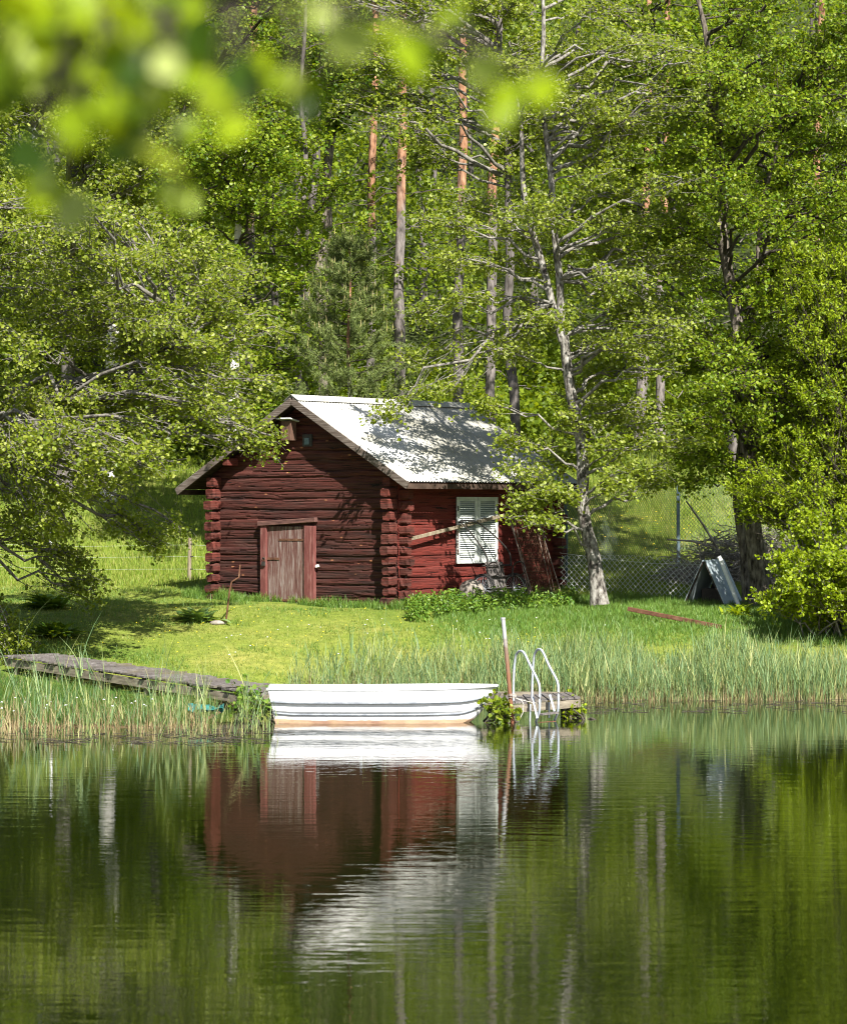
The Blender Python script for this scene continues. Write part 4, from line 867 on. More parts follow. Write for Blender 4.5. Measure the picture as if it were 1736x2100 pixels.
# ------------------------------------------------------------------ rod, stone, plants on the lawn
b = MB(); Yr = 61.0; q = [at(512-20, 1157, Yr), at(490, 1183, Yr), at(475, 1192, Yr), at(470, 1215, Yr), at(463, 1277, Yr)]; o_ = q[-1].copy(); gq = float(gz(o_[0], o_[1]))
q = [p-o_ for p in q]; b.tube(q, [.017, .017, .019, .018, .02], 8); o = b.build('iron_rod', M['rust']); o.location = (o_[0], o_[1], gq); tag(o, 'bent rusty iron rod standing on the lawn by a flat stone', 'iron rod')
for (px, py, Y, r, sd, lb) in ((447, 1272, 60.9, (.17, .12, .06), 7, 'flat pale concrete slab at the foot of the bent rod'),):
    x = atx(px, Y); o = blob('flat_stone', M['stone'], (x, Y, float(gz(x, Y))+.02), r, sd); tag(o, lb, 'stone')
def broadplant(px, py, Y, n, L, label, mat='hosta', w=.3, seed=1):
    rs = np.random.RandomState(seed); x = atx(px, Y); root = empty('broadleaf_plant', (x, Y, float(gz(x, Y))), 0, label, 'plant'); b = MB(); 
    az = rs.rand(n)*6.28; el = rs.uniform(.3, 1.3, n); S = np.stack([rs.normal(0, .12, n), rs.normal(0, .09, n), 0*az], 1); m = 7; W_ = []; 
    for i in range(n):
        l = L*rs.uniform(.7, 1.15); h = np.array([math.cos(az[i]), math.sin(az[i]), 0]); sd = np.array([-h[1], h[0], 0]); V = []
        for k in range(m):
            s = k/(m-1); c = S[i]+h*l*(math.cos(el[i])*s+.25*s*s)+np.array([0, 0, l*(math.sin(el[i])*s-.35*s*s)]); ww = w*l*math.sin(math.pi*min(1, s**.8*.97+.03))*.5+.004
            V += [c-sd*ww+[0, 0, ww*.35], c, c+sd*ww+[0, 0, ww*.35]]
        b.add(V, [[k*3+j, k*3+j+1, k*3+j+4, k*3+j+3] for k in range(m-1) for j in range(2)], 0, True)
    b.build('leaves', M[mat], root)
broadplant(403, 1262, 61.2, 75, .48, 'clump of broad pale-edged leaves on the lawn left of the bent rod', seed=2)
broadplant(95, 1235, 63.2, 90, .55, 'low dark broad-leaved clump behind the hanging branches on the far left lawn', 'herb', seed=3)
broadplant(110, 1335, 59.6, 120, .5, 'leafy dark clump growing at the back of the walkway on the left', 'herb', seed=4)
broadplant(1515, 1245, 61.9, 40, .4, 'small fern-like plant at the foot of the thick alder trunk', 'willow_leaf', .16, seed=5)

# ------------------------------------------------------------------ grass and reeds
def scatter(n, x0, x1, y0, y1, rs):
    return rs.uniform(x0, x1, n), rs.uniform(y0, y1, n)
def inhouse(x, y, pad=0.0):
    dx = x-KX; dy = y-KY; c, s = math.cos(A_), math.sin(A_); lx = c*dx-s*dy; ly = s*dx+c*dy
    return (lx > -GW-pad) & (lx < pad) & (ly > -pad) & (ly < SL+pad)
def grassobj(name, label, mat, n, box, h, w, rs, keep=None, lean=.25, bend=.4, zoff=0):
    x, y = scatter(n, *box, rs); ok = ~inhouse(x, y, .03) & (gz(x, y) > .02)
    if keep is not None: ok &= keep(x, y)
    x, y = x[ok], y[ok]; n = len(x); B = np.stack([x, y, gz(x, y)-.01], 1); hh = h*rs.uniform(.4, 1.3, n)*(.45+1.2*fbm(x*1.6, y*1.6, 21)**1.5)
    b = MB(); b.add(*blades(B, hh, w*rs.uniform(.7, 1.3, n), rs.rand(n)*6.28, rs.normal(0, lean, n), rs.uniform(0, bend, n), rs)); return tag(b.build(name, M[mat]), label, 'grass', kind='stuff')
rs = np.random.RandomState(71)
def wline(x): return 58.2-(x+8.6)*(6.75/6.05)
grassobj('lawn_grass', 'short yellow-green lawn grass in front of the cabin', 'lawn', 190000, (-11, 9, 52, 69.5), .055, .009, rs, lambda x, y: (y > np.where(x < -2.4, wline(x)+1.15, 57.4+.4*np.sin(x*2))) & (y < 63.5+6*(x < -5)), .5, .6)
front = lambda x, y: inhouse(x, y, .55)
grassobj('lawn_tufts', 'scattered darker tufts and clover in the lawn', 'longgrass', 60000, (-10, 5, 55, 68), .13, .010, rs, lambda x, y: (y > np.where(x < -2.4, wline(x)+1.3, 58)) & (fbm(x*1.3, y*2.2, 44) > .60), .4, .8)
grassobj('wall_grass', 'longer tufts of green grass along the cabin walls', 'longgrass', 260000, (-6, 5, 61.5, 70.5), .24, .011, rs, lambda x, y: front(x, y) & (fbm(x*2.2, y*2.2, 5) > .30+.5*(1-inhouse(x, y, .3))*.5), .3, .8)
grassobj('meadow_grass', 'tall green meadow grass beyond the cabin and fences', 'meadow', 190000, (-14, 13, 66.2, 92), .20, .015, rs, lambda x, y: (y > 71.5) | (x > 1) | (y > 68.6+2*(rs.rand(len(x))-.5)+.5*np.sin(x)), .3, .6)
grassobj('rough_grass', 'rough grass around the alder trunks and beam', 'longgrass', 120000, (.2, 10, 59.2, 66.5), .15, .011, rs, lambda x, y: (y > 60.3-.10*x+1.2*(x < 1.4)*(1.4-x)+3.0*(rs.rand(len(x))-.5)+2*(fbm(x*.8, y*.8, 31)-.5)) , .3, .6)
grassobj('bank_grass', 'dense green grass on the bank below the left walkway', 'bankgrass', 75000, (-10, -2.3, 47.4, 60), .22, .012, rs, lambda x, y: (y < wline(x)-1.3) | ((y > wline(x)+1.1) & (y < wline(x)+1.9) & (fbm(x*1.5, y*1.5, 3) > .45)), .4, .7)

# herbs in front of the side wall
rs = np.random.RandomState(73); n = 240; px = rs.uniform(835, 1180, n); Y = rs.uniform(61.4, 63.3, n)+np.clip((px-850)/330, 0, 1)*1.6; x = atx(px, Y); B = np.stack([x, Y, gz(x, Y)], 1); H = rs.uniform(.12, .42, n)
b = MB(); tp = B+np.stack([rs.normal(0, .05, n), rs.normal(0, .05, n), H], 1); b.add(*tubes(curve_between(B, tp, 4, 0, .03, rs), np.full((n, 4), .004), 3), 0); li = np.repeat(np.arange(n), 22); u = rs.rand(len(li), 1)**.7; LP = B[li]*(1-u)+tp[li]*u+rs.normal(0, .035, (len(li), 3)); b.add(*leafmesh(LP, rs.uniform(.05, .10, len(LP)), True, False, rs))
tag(b.build('nettles', M['herb']), 'low leafy nettles growing in front of the red side wall', 'nettles', kind='stuff')

def reeds(name, label, px0, px1, Y0, Y1, n, h, rs, straw=.25, lean=.07, leafn=3, keep=None):
    x = atx(rs.uniform(px0, px1, n), (Y0+Y1)/2); y = rs.uniform(Y0, Y1, n)
    if keep is not None: k = keep(x, y); x, y = x[k], y[k]; n = len(x)
    z = np.maximum(gz(x, y), -.35); hh = h*rs.uniform(.45, 1.25, n)*(.5+1.0*fbm(x*.9, y*.9, 4)); B = np.stack([x, y, z-.02], 1); az = rs.rand(n)*6.28; ln = rs.normal(0, lean, n)+.0
    b = MB(); isx = rs.rand(n) < straw
    hs_ = np.where(isx, hh*.55, hh*.8)
    V, Q = blades(B, hs_, np.full(n, .0085), az, ln, rs.uniform(0, .05, n), rs, 3); Qr = Q.reshape(n, 3, 4)
    b.add(V, Qr[~isx].reshape(-1, 4), 0); b.add(V, Qr[isx].reshape(-1, 4), 1)
    # straw-coloured old stalk bases
    m = int(n*1.1); i = rs.randint(0, n, m); B2 = B[i]+rs.normal(0, .04, (m, 3))*[1, 1, 0]; V, Q = blades(B2, rs.uniform(.15, .6, m), np.full(m, .010), rs.rand(m)*6.28, rs.normal(0, .25, m), rs.uniform(0, .3, m), rs, 3); b.add(V, Q, 1)
    g = np.where(~isx)[0]; i = np.repeat(g, leafn); s = rs.uniform(.3, .8, len(i)); hz = np.stack([np.cos(az), np.sin(az), 0*az], 1); P_ = B[i]+hz[i]*(ln[i]*s*hs_[i])[:, None]; P_[:, 2] += s*hs_[i]
    V, Q = blades(P_, hh[i]*rs.uniform(.25, .48, len(i)), rs.uniform(.009, .018, len(i)), rs.rand(len(i))*6.28, rs.uniform(.1, .38, len(i)), rs.uniform(0, .35, len(i)), rs, 3); b.add(V, Q, 0)
    return tag(b.build(name, [M['reed'], M['straw']]), label, 'reeds', kind='stuff')
rs = np.random.RandomState(77)
reeds('reeds', 'dense blue-green reed bed with straw-coloured bases along the right shore', 1010, 1800, 54.9, 57.5, 5600, 1.02, rs)
reeds('reeds', 'thinner reed bed in front of the lawn behind the white boat', 590, 1060, 54.4, 57.2, 2300, .95, rs, keep=lambda x, y: rs.rand(len(x)) < np.clip((x+2.9)/2.4, .18, 1))
reeds('reeds', 'sparse crossed reeds standing in the water before the left walkway', -30, 560, 45.8, 48.9, 230, 1.05, rs, straw=.35, lean=.22)
reeds('dry_reeds', 'broken dry reed stubble at the waterline left of the boat', -30, 560, 45.6, 48.9, 700, .5, rs, straw=.9, lean=.35, leafn=1)
reeds('dry_reeds', 'brown dead reed stubble fringing the right shoreline', 1060, 1800, 54.5, 56.0, 3000, .40, rs, straw=.9, lean=.35, leafn=1)
reeds('reeds', 'few tall crossing reeds leaning over the water at the lower left', -20, 545, 46.2, 48.2, 75, 1.7, rs, straw=.1, lean=.32)
# floating stalks
rs = np.random.RandomState(79); n = 200; px = np.concatenate([rs.uniform(-40, 560, 120), rs.uniform(1150, 1780, 80)]); Y = np.concatenate([rs.uniform(44.6, 47.6, 120), rs.uniform(51.5, 55.2, 80)]); x = atx(px, Y); a = rs.normal(0, .5, n); L = rs.uniform(.06, .45, n); A = np.stack([x, Y, np.full(n, .006)], 1); E = A+np.stack([np.cos(a)*L, np.sin(a)*L, rs.uniform(0, .02, n)], 1)
b = MB(); b.add(*tubes(curve_between(A, E, 4, 0, .03, rs), np.full((n, 4), .004), 4), 0, True); tag(b.build('floating_stalks', M['dark_twig']), 'broken reed stalks floating on the water near both shores', 'plant debris', kind='stuff')
# flowers
rs = np.random.RandomState(81)
def flowers(name, label, mat, px, py0, py1, n, r, hgt, cat, Yr):
    p = rs.uniform(*px, n); Y = rs.uniform(*Yr, n); x = atx(p, Y); ok = ~inhouse(x, Y, .1); x = x[ok]; Y = Y[ok]; n = len(x); z = gz(x, Y)+hgt*rs.uniform(.7, 1.3, n); b = MB()
    k = 8; an = np.arange(k)*2*np.pi/k
    for dz, rr_ in ((0, 1), (.5, .55)):
        pass
    C = np.stack([x, Y, z], 1); ring = C[:, None, :]+r*np.stack([np.cos(an), np.sin(an), 0*an], 1)[None]; top = C+[0, 0, r*.6]; bot = C-[0, 0, r*.35]
    V = np.concatenate([ring, top[:, None], bot[:, None]], 1).reshape(-1, 3); base = (np.arange(n)*(k+2))[:, None, None]; f = np.array([[i, (i+1) % k, k] for i in range(k)]+[[(i+1) % k, i, k+1] for i in range(k)])[None]
    b.add(V, (base+f).reshape(-1, 3), 0)
    st = np.stack([C-[0, 0, hgt], C-[0, 0, hgt*.5], C], 1); b.add(*tubes(st, np.full((n, 3), .003), 3), 1)
    return tag(b.build(name, [M[mat], M['lawn']]), label, cat, kind='stuff')
flowers('dandelions', 'yellow dandelions scattered over the lawn', 'yellow', (60, 1100), 0, 0, 110, .016, .06, 'flowers', (57.8, 63.2))
flowers('dandelions', 'yellow dandelions in the fenced meadow', 'yellow', (1170, 1500), 0, 0, 70, .028, .3, 'flowers', (74, 80))
flowers('seed_heads', 'white dandelion seed heads dotting the lawn and reeds', 'whiteflower', (450, 1300), 0, 0, 45, .018, .12, 'flowers', (57.5, 61.5))
flowers('bogbean_flowers', 'small white flowers among the bank grass at far left', 'whiteflower', (-10, 330), 0, 0, 22, .022, .3, 'flowers', (47.8, 49.5))

# ------------------------------------------------------------------ walkway and dock
def planks(b, P0, P1, w, z0, z1, rs, pw=.125, th=.032, skew=0):
    """planks across the deck from P0 to P1 (centre line)"""
    P0 = np.array(P0, float); P1 = np.array(P1, float); L = np.linalg.norm(P1-P0); t = (P1-P0)/L; nrm = np.array([-t[1], t[0]]); n = int(L/(pw+.028)); 
    for k in range(n):
        s = (k+.5)/n; c = P0+(P1-P0)*s; z = z0+(z1-z0)*s+rs.normal(0, .009); ww = w*rs.uniform(.92, 1.06); a = math.atan2(nrm[1], nrm[0])+rs.normal(0, .012)+skew; ca, sa = math.cos(a), math.sin(a); tl = rs.normal(0, .02)
        Rm = np.array([[ca, -sa, 0], [sa, ca, 0], [0, 0, 1]])@np.array([[1, 0, 0], [0, math.cos(tl), -math.sin(tl)], [0, math.sin(tl), math.cos(tl)]])
        b.box((c[0]+nrm[0]*rs.normal(0, .012), c[1]+nrm[1]*rs.normal(0, .012), z), (ww, pw, th), Rm)
rs = np.random.RandomState(83)
W0, W1 = (-7.45, 56.95), (-2.55, 51.45)
root = empty('walkway', (-5.5, 54.8, .3), 0, 'long narrow grey plank walkway running from the left bank to the dock', 'walkway'); O = np.array([-5.5, 54.8, .3])
b = MB(); planks(b, np.array(W0)-O[:2], np.array(W1)-O[:2], 1.15, .73-.3, .38-.3, rs); b.build('planks', M['dockwood'], root)
t = norm(np.array([W1[0]-W0[0], W1[1]-W0[1]])); nr = np.array([-t[1], t[0]])
for s in (-1, 1):
    b = MB(); a = np.array([*(np.array(W0)+nr*s*.52), .62])-O; c_ = np.array([*(np.array(W1)+nr*s*.52), .24])-O; b.beam(a, c_, .06, .14); b.build('stringer', M['dockbeam'], root)
for k in range(6):
    s = k/5*.92+.04; c = np.array(W0)*(1-s)+np.array(W1)*s
    for sg in (-1, 1):
        b = MB(); q = np.array([*(c+nr*sg*.48), 0])-O; b.tube([(q[0], q[1], -.7), (q[0], q[1], .62-.44*s-.3)], .05, 8); b.build('pile', M['dockbeam'], root)
# dock
root = empty('dock', (0, 50.8, .3), 0, 'low grey wooden dock on piles behind and right of the white boat', 'dock'); O = np.array([0, 50.8, .3])
b = MB(); planks(b, (-2.75, .35), (1.30, .12), 1.35, .06, .02, rs, .12)
# platform with slanting front edge
pl = [(1.28, 49.42), (2.62, 50.2), (2.50, 51.55), (1.28, 51.3)]
npl = 12
for k in range(npl):
    s0_, s1_ = k/npl+.004, (k+1)/npl-.004; f0, f1 = np.array(pl[0]), np.array(pl[1]); g0, g1 = np.array(pl[3]), np.array(pl[2])
    c4 = [f0*(1-s0_)+f1*s0_, f0*(1-s1_)+f1*s1_, g0*(1-s1_)+g1*s1_, g0*(1-s0_)+g1*s0_]; zz = .30+.06*k/npl+rs.normal(0, .004)
    V = [(*(p-O[:2]), zz-O[2]) for p in c4]+[(*(p-O[:2]), zz-.03-O[2]) for p in c4]; b.add(V, [[0, 1, 2, 3], [7, 6, 5, 4], [0, 4, 5, 1], [1, 5, 6, 2], [2, 6, 7, 3], [3, 7, 4, 0]])
b.build('planks', M['dockwood'], root)
b = MB(); b.beam((1.30-O[0], 49.46-O[1], .19-O[2]), (2.60-O[0], 50.22-O[1], .25-O[2]), .05, .13); b.beam((-2.7, -.32, .01), (1.25, -.48, -.03), .05, .13); b.build('front_beam', M['dockbeam'], root)
b = MB(); b.beam((2.58-O[0], 50.25-O[1], .24-O[2]), (2.48-O[0], 51.5-O[1], .24-O[2]), .05, .13); b.beam((-2.7, 1.0, 0), (2.4, .65, 0), .05, .13); b.build('rear_beam', M['dockbeam'], root)
for (x, y) in ((1.45, 49.65), (2.45, 50.3), (2.4, 51.4), (1.4, 51.2), (-.6, 50.4), (-2.5, 50.6), (-2.5, 51.7), (0, 51.4)):
    b = MB(); b.tube([(x-O[0], y-O[1], -1.1), (x-O[0], y-O[1], -.06)], .06, 9); b.build('pile', M['dockbeam'], root)
# rusty pole
a, c_ = at(1031, 1268, 49.2), at(1050, 1482, 49.15); b = MB(); e = (c_-a); b.tube([c_+e*.25-c_, (a+c_)/2-c_+[.005, 0, 0], a-c_], .034, 12); b.tube([a-c_-[0, 0, .02], a-c_+[0, 0, .012]], .040, 12)
o = b.build('mooring_pole', M['rustpole']); o.location = tuple(c_); tag(o, 'tall leaning rusty mooring pole between the boat and the ladder', 'pole')
# bathing ladder
lad = empty('bathing_ladder', (1.75, 49.9, .3), 0, 'galvanised bathing ladder with two hooped handrails at the dock end', 'ladder'); O = np.array([1.75, 49.9, .3])
def rz7(x, y): return (1700+x*.3456)*.58157, (2100+y*.3456)*.58157
def hoop(pts, Yi, Yo):
    n = len(pts); P_ = []
    for k, (x, y) in enumerate(pts):
        px, py = rz7(x, y); Y = Yi+(Yo-Yi)*np.clip((x-pts[0][0])/(pts[-2][0]-pts[0][0]), 0, 1.05); P_.append(at(px, py, Y)-O)
    P_ = np.array(P_); t = np.linspace(0, n-1, n*5); ps = np.stack([np.interp(t, np.arange(n), P_[:, k]) for k in range(3)], 1)
    for _ in range(3): ps[1:-1] = .25*ps[:-2]+.5*ps[1:-1]+.25*ps[2:]
    return ps
h1 = [(318, 1110), (316, 900), (325, 720), (342, 600), (375, 566), (410, 568), (440, 610), (490, 720), (540, 815), (575, 890), (586, 950), (585, 1190), (545, 1290)]
h2 = [(505, 1090), (508, 900), (516, 720), (530, 600), (560, 550), (595, 548), (625, 590), (675, 710), (725, 800), (765, 875), (777, 940), (775, 1180), (735, 1280)]
for h, Yi, Yo in ((h1, 49.95, 49.25), (h2, 50.25, 49.5)):
    b = MB(); b.tube(hoop(h, Yi, Yo), .021, 10); b.build('handrail', M['galv'], lad)
b = MB(); p, q = at(*rz7(590, 1215), 49.25)-O, at(*rz7(760, 1195), 49.5)-O; b.beam(p, q, .10, .028); b.build('step', M['dockwood'], lad)
b = MB(); p, q = at(*rz7(575, 1290), 49.2)-O-[0, 0, .02], at(*rz7(745, 1278), 49.45)-O-[0, 0, .02]; b.tube([p, q], .018, 8); b.build('step', M['rust'], lad)
for (a0, a1, Y) in (((515, 1040), (560, 1260), 49.5), ((690, 1020), (738, 1190), 49.75)):
    b = MB(); b.beam(at(*rz7(*a0), Y)-O, at(*rz7(*a1), Y-.25)-O, .035, .045, up=(0, 1, 0)); b.build('brace', M['galv'], lad)
b = MB()
for (a0, a1, Y) in (((490, 1110), (485, 1290), 49.45), ((682, 1090), (680, 1250), 49.75)): b.tube([at(*rz7(*a0), Y)-O, at(*rz7(*a1), Y)-O], .016, 7)
b.build('rear_leg', M['galv'], lad)
# mooring rope
b = MB(); P_ = [rz7(330, 1030), rz7(345, 1050), rz7(400, 1075), rz7(420, 1110), rz7(412, 1200), rz7(365, 1290)]; P_ = np.array([at(*p, 49.15)-at(*P_[0], 49.15) for p in P_]); b.tube(P_, .007, 6)
K_ = [rz7(330, 1045), rz7(430, 1075), rz7(520, 1095), rz7(590, 1105)]; K_ = np.array([at(*p, 49.3)-at(*rz7(330, 1030), 49.15) for p in K_]); b.tube(K_, .006, 6)
b.tube([(.06*math.cos(a)-.035, .05*math.sin(a), .0+.004*a-.03) for a in np.linspace(0, 18, 50)], .006, 5)
o = b.build('mooring_rope', M['rope']); o.location = tuple(at(*rz7(330, 1030), 49.15)); tag(o, 'thin pale rope knotted round the rusty pole and tied to the ladder', 'rope')
# turquoise net under the walkway
b = MB(); X, Y = np.meshgrid(np.linspace(-.30, .26, 26), np.linspace(-.2, .2, 12)); Z = .34*(fbm(X*6, Y*6, 2)-.4)*np.exp(-(X/.3)**2*.6)+.03*np.sin(X*19)*np.cos(Y*17); V, Q = gridmesh(X, Y, Z); keep = vn(V[Q].mean(1)[:, 0]*14, V[Q].mean(1)[:, 1]*14, 3) > .3; b.add(V, Q[keep], 0, True); V2 = V.copy(); V2[:, 2] -= .012; b.add(V2, Q[keep][:, ::-1], 0, True)
o = b.build('fishing_net', M['teal']); o.location = tuple(at(425, 1452, 48.9)); tag(o, 'crumpled turquoise net lying under the walkway near the boat stern', 'net')
# climbing plants on the dock
rs = np.random.RandomState(91)
cl = [(rs.uniform(490, 550), rs.uniform(1425, 1480), rs.uniform(48.6, 49.3), rs.uniform(.1, .2)) for _ in range(9)]
bush('marsh_plant', 'leafy marsh plant growing at the boat stern end of the dock', cl, (-2.6, 49.2, -.05), rs, 'herb', .085, False, K=4, T=2, Lv=5)
cl = [(rs.uniform(1000, 1045), rs.uniform(1440, 1475), rs.uniform(49.0, 49.35), rs.uniform(.06, .11)) for _ in range(8)]
bush('marsh_plant', 'round-leaved marsh plant squeezed between the boat bow and rusty pole', cl, (1.25, 49.2, -.05), rs, 'alder_leaf', .085, False, K=4, T=2, Lv=5)
cl = [(rs.uniform(1155, 1185), rs.uniform(1432, 1470), rs.uniform(50.0, 50.3), rs.uniform(.04, .08)) for _ in range(5)]
bush('marsh_plant', 'small yellow-green plant trailing off the outer corner of the dock', cl, (2.55, 50.1, -.05), rs, 'willow_leaf', .07, False, K=3, T=2, Lv=4)

# ------------------------------------------------------------------ rowing boat
def boat():
    # profile half section from keel to gunwale, with lapped strakes
    xs0, xs1 = atx(550, 49.0), atx(1019, 49.0); L = xs1-xs0; Yc = 49.35
    root = empty('rowing_boat', ((xs0+xs1)/2, Yc, 0), 0, 'white plastic rowing boat with orange-stained waterline moored at the dock', 'rowing boat')
    n = 64; prof = [(0, 0), (.30, .01), (.60, .03), (.76, .08), (.80, .16), (.815, .235), (.82, .25), (.875, .275), (.89, .285), (.895, .34), (.90, .385), (.905, .40), (.955, .425), (.972, .435), (.98, .48), (.99, .55), (1, .60), (1.01, .615)]
    pr = np.array(prof); rows = []
    for i in range(n):
        s = i/(n-1)
        wid = .58*(.80+.20*math.sin(min(1, s*1.9)*math.pi/2))*(1-max(0, (s-.55)/.45)**2.6) if s < 1 else 0
        wid = max(wid, .10*(1-s)*8 if s > .98 else wid, .012)
        sheer = .04*(s-.35)**2*2.0+.012
        rise = .40*max(0, (s-.83)/.17)**2 + .05*max(0, (.1-s)/.1)   # forefoot
        hh = .545+sheer
        z = -.12+(pr[:, 1]/.615)*(hh+.12); zk = -.12+rise*.75
        z = np.maximum(z, 0*z+zk+(pr[:, 1]/.615)*(hh-zk)) if rise > 0 else z
        xx = -L/2+L*s
        rake = .24*(pr[:, 1]/.615-1)*max(0, (s-.55)/.45)**1.5-.13*(pr[:, 1]/.615-1)*max(0, 1-s/.12)
        rows.append(np.stack([np.full(len(pr), xx)+rake, -wid*pr[:, 0], z], 1))
    rows = np.array(rows); k = len(pr)
    b = MB()
    for sg in (1, -1):
        V = rows.copy(); V[..., 1] *= sg; V = V.reshape(-1, 3); i = (np.arange(n-1)[:, None]*k+np.arange(k-1)[None]).ravel(); Q = np.stack([i, i+k, i+k+1, i+1], 1); b.add(V, Q if sg == 1 else Q[:, ::-1], 0, False)
    # transom
    tr = np.vstack([rows[0], (rows[0]*[1, -1, 1])[::-1]]); c = tr.mean(0); b.add(np.vstack([tr, c]), [[i, (i+1) % len(tr), len(tr)] for i in range(len(tr))], 0)
    # inner skin
    inn = rows.copy(); inn[..., 1] *= .90; inn[..., 2] += .035; inn[:, :, 2] = np.minimum(inn[:, :, 2], rows[:, -1:, 2]); 
    for sg in (1, -1):
        V = inn.copy(); V[..., 1] *= sg; V = V.reshape(-1, 3); i = (np.arange(n-1)[:, None]*k+np.arange(k-1)[None]).ravel(); Q = np.stack([i, i+k, i+k+1, i+1], 1); b.add(V, Q[:, ::-1] if sg == 1 else Q, 0, True)
    hull = b.build('hull', M['boat'], root)
    b = MB()
    for sg in (1, -1):
        g = rows[:, -1].copy(); g[:, 1] *= sg*.97; g[:, 2] += .0; b.tube(g, .028, 8)
    g0 = rows[0, -1]; b.tube([g0, g0*[1, -1, 1]], .028, 8); g0 = rows[-1, -1]; b.tube([rows[-4, -1], rows[-1, -1]+[.01, 0, 0], rows[-4, -1]*[1, -1, 1]], .026, 8); b.build('gunwale', M['boat'], hull)
    for z_, idx in ((0, 12), (1, 6)):
        b = MB(); g = rows[:-1, idx].copy(); g[:, 1] -= .006; g[:, 2] -= .012; b.tube(g, .019, 6); b.build('rub_strake', M['rub'], hull)  # dark strip added under each lap in place of its shadow
    for x in (-1.1, .1, 1.0):
        b = MB(); j = int((x+L/2)/L*(n-1)); w = -rows[j, -1, 1]*.86; b.box((x, 0, .36), (.26, 2*w, .03)); bevel(b.build('seat', M['boat'], root), .01)
    b = MB(); 
    for x in (-.35,): 
        j = int((x+L/2)/L*(n-1)); b.tube([(x, rows[j, -1, 1], .6), (x, rows[j, -1, 1], .66)], .02, 8)
    b.build('oarlock', M['galv'], root)
boat()

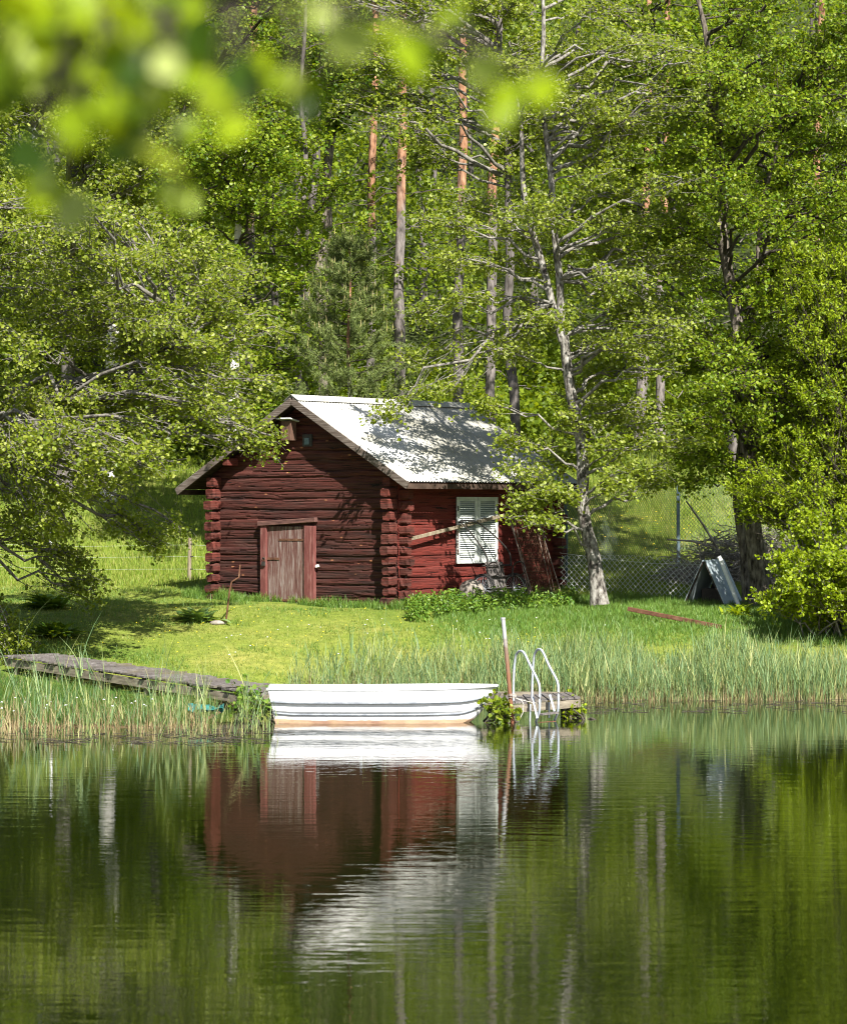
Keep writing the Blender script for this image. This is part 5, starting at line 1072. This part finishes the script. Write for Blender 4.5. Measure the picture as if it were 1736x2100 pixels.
# ------------------------------------------------------------------ foreground branch, far out of focus
def nearbranch():
    rs = np.random.RandomState(97); D = 3.2
    pts = []
    for (x0, y0, x1, y1, k) in ((-30, -20, 420, 60, 46), (-30, 60, 130, 190, 20), (200, 60, 440, 170, 34), (130, 60, 240, 260, 16), (230, 170, 330, 230, 9)): pts += [(rs.uniform(x0, x1), rs.uniform(y0, y1)) for _ in range(k)]
    pts += [(600, 15), (625, 22), (650, 30), (560, 175), (590, 165), (622, 185), (645, 200), (655, 190), (500, 175), (525, 130), (515, 150), (700, 95), (725, 100), (735, 75), (800, 60), (825, 120), (850, 130), (870, 118), (925, 25), (940, 40), (990, 140), (1005, 180), (1035, 200), (1055, 190), (1070, 205), (1105, 165), (1115, 175), (1005, 245), (1015, 225), (250, 235), (262, 225), (275, 285), (300, 315), (305, 345), (345, 395), (360, 410), (150, 255), (120, 300), (100, 350), (95, 385), (85, 400), (60, 330), (480, 265), (495, 250), (430, 215), (445, 200), (160, 300), (155, 430), (370, 260), (390, 275)]
    pts = np.array(pts, float)+rs.normal(0, 8, (len(pts), 2)); Y = D+rs.normal(0, .14, len(pts)); C = np.stack([(pts[:, 0]-CX)/F*Y, Y, HC-(pts[:, 1]-CY)/F*Y], 1)
    base = at(-160, -40, D)
    root = empty('overhanging_branch', base, 0, 'out-of-focus leafy branch hanging into the top left corner, close to the viewer', 'branch')
    b = MB(); main = [at(-160, -40, D), at(250, 20, D), at(700, 10, D), at(1110, 150, D)]
    main = np.array(main); t = np.linspace(0, 3, 13); mp = np.stack([np.interp(t, np.arange(4), main[:, k]) for k in range(3)], 1); b.tube(mp-base, np.linspace(.005, .0012, 13), 6)
    j = np.abs(mp[None, :, 0]-C[:, None, 0]).argmin(1); S = mp[j]; b.add(*tubes(curve_between(S, C, 5, .05, .03, rs)-base, np.linspace(.0018, .0009, 5)[None].repeat(len(C), 0), 5), 0, True); b.build('twigs', M['dark_twig'], root)
    b = MB(); n = len(C); nn = norm(rs.normal(size=(n, 3))*.8+[.1, -.7, .5]); d = norm(rs.normal(size=(n, 3))+[0, 0, -.8]); d = norm(d-(d*nn).sum(1, keepdims=True)*nn); sd = np.cross(nn, d); m = 8
    for i in range(n):
        L = rs.uniform(.036, .058); V = []
        for k in range(m):
            s = k/(m-1); w = L*.42*math.sin(math.pi*(.04+.94*s)**.85)+.0005; c = C[i]-base+d[i]*L*(s-.4); V += [c-sd[i]*w+nn[i]*w*.25, c, c+sd[i]*w+nn[i]*w*.25]
        b.add(V, [[k*3+q, k*3+q+1, k*3+q+4, k*3+q+3] for k in range(m-1) for q in range(2)], 0, True)
    b.build('leaves', M['near_leaf'], root)
nearbranch()

# ------------------------------------------------------------------ light, sky, camera
Lv = Vector((.25, -.665, .70)).normalized()
sun = bpy.data.lights.new('sun', 'SUN'); sun.energy = 4.9; sun.angle = rad(.5); sun.color = (1, .96, .89)
so = bpy.data.objects.new('sun', sun); COL.objects.link(so); so.location = (10, -20, 30); so.rotation_euler = Lv.to_track_quat('Z', 'Y').to_euler()
w = bpy.data.worlds.new('World'); scene.world = w; w.use_nodes = True; nt = w.node_tree; nt.nodes.clear()
sk = nt.nodes.new('ShaderNodeTexSky'); sk.sky_type = 'NISHITA'; sk.sun_disc = False; sk.sun_elevation = math.asin(Lv.z); sk.sun_rotation = math.atan2(Lv.x, Lv.y)
bg = nt.nodes.new('ShaderNodeBackground'); bg.inputs[1].default_value = .055; ow = nt.nodes.new('ShaderNodeOutputWorld'); nt.links.new(sk.outputs[0], bg.inputs[0]); nt.links.new(bg.outputs[0], ow.inputs[0])
cam = bpy.data.cameras.new('camera'); co = bpy.data.objects.new('camera', cam); COL.objects.link(co); co.location = (0, 0, HC); co.rotation_euler = (rad(90), 0, 0)
cam.sensor_fit = 'HORIZONTAL'; cam.sensor_width = 24; cam.lens = 24*F/1736; cam.clip_end = 1500; cam.clip_start = .05
cam.dof.use_dof = True; cam.dof.focus_distance = 61; cam.dof.aperture_fstop = 3.1
scene.cycles.pixel_filter_type = 'BLACKMAN_HARRIS'; scene.cycles.filter_width = 1.05
scene.camera = co
scene.view_settings.view_transform = 'Standard'; scene.view_settings.look = 'None'; scene.view_settings.exposure = 1.5; scene.view_settings.gamma = 1
scene.cycles.use_denoising = True; scene.cycles.denoiser = 'OPENIMAGEDENOISE'
scene.cycles.max_bounces = 6; scene.cycles.transparent_max_bounces = 4; scene.cycles.diffuse_bounces = 3; scene.cycles.glossy_bounces = 3; scene.cycles.transmission_bounces = 2
scene.cycles.use_light_tree = False
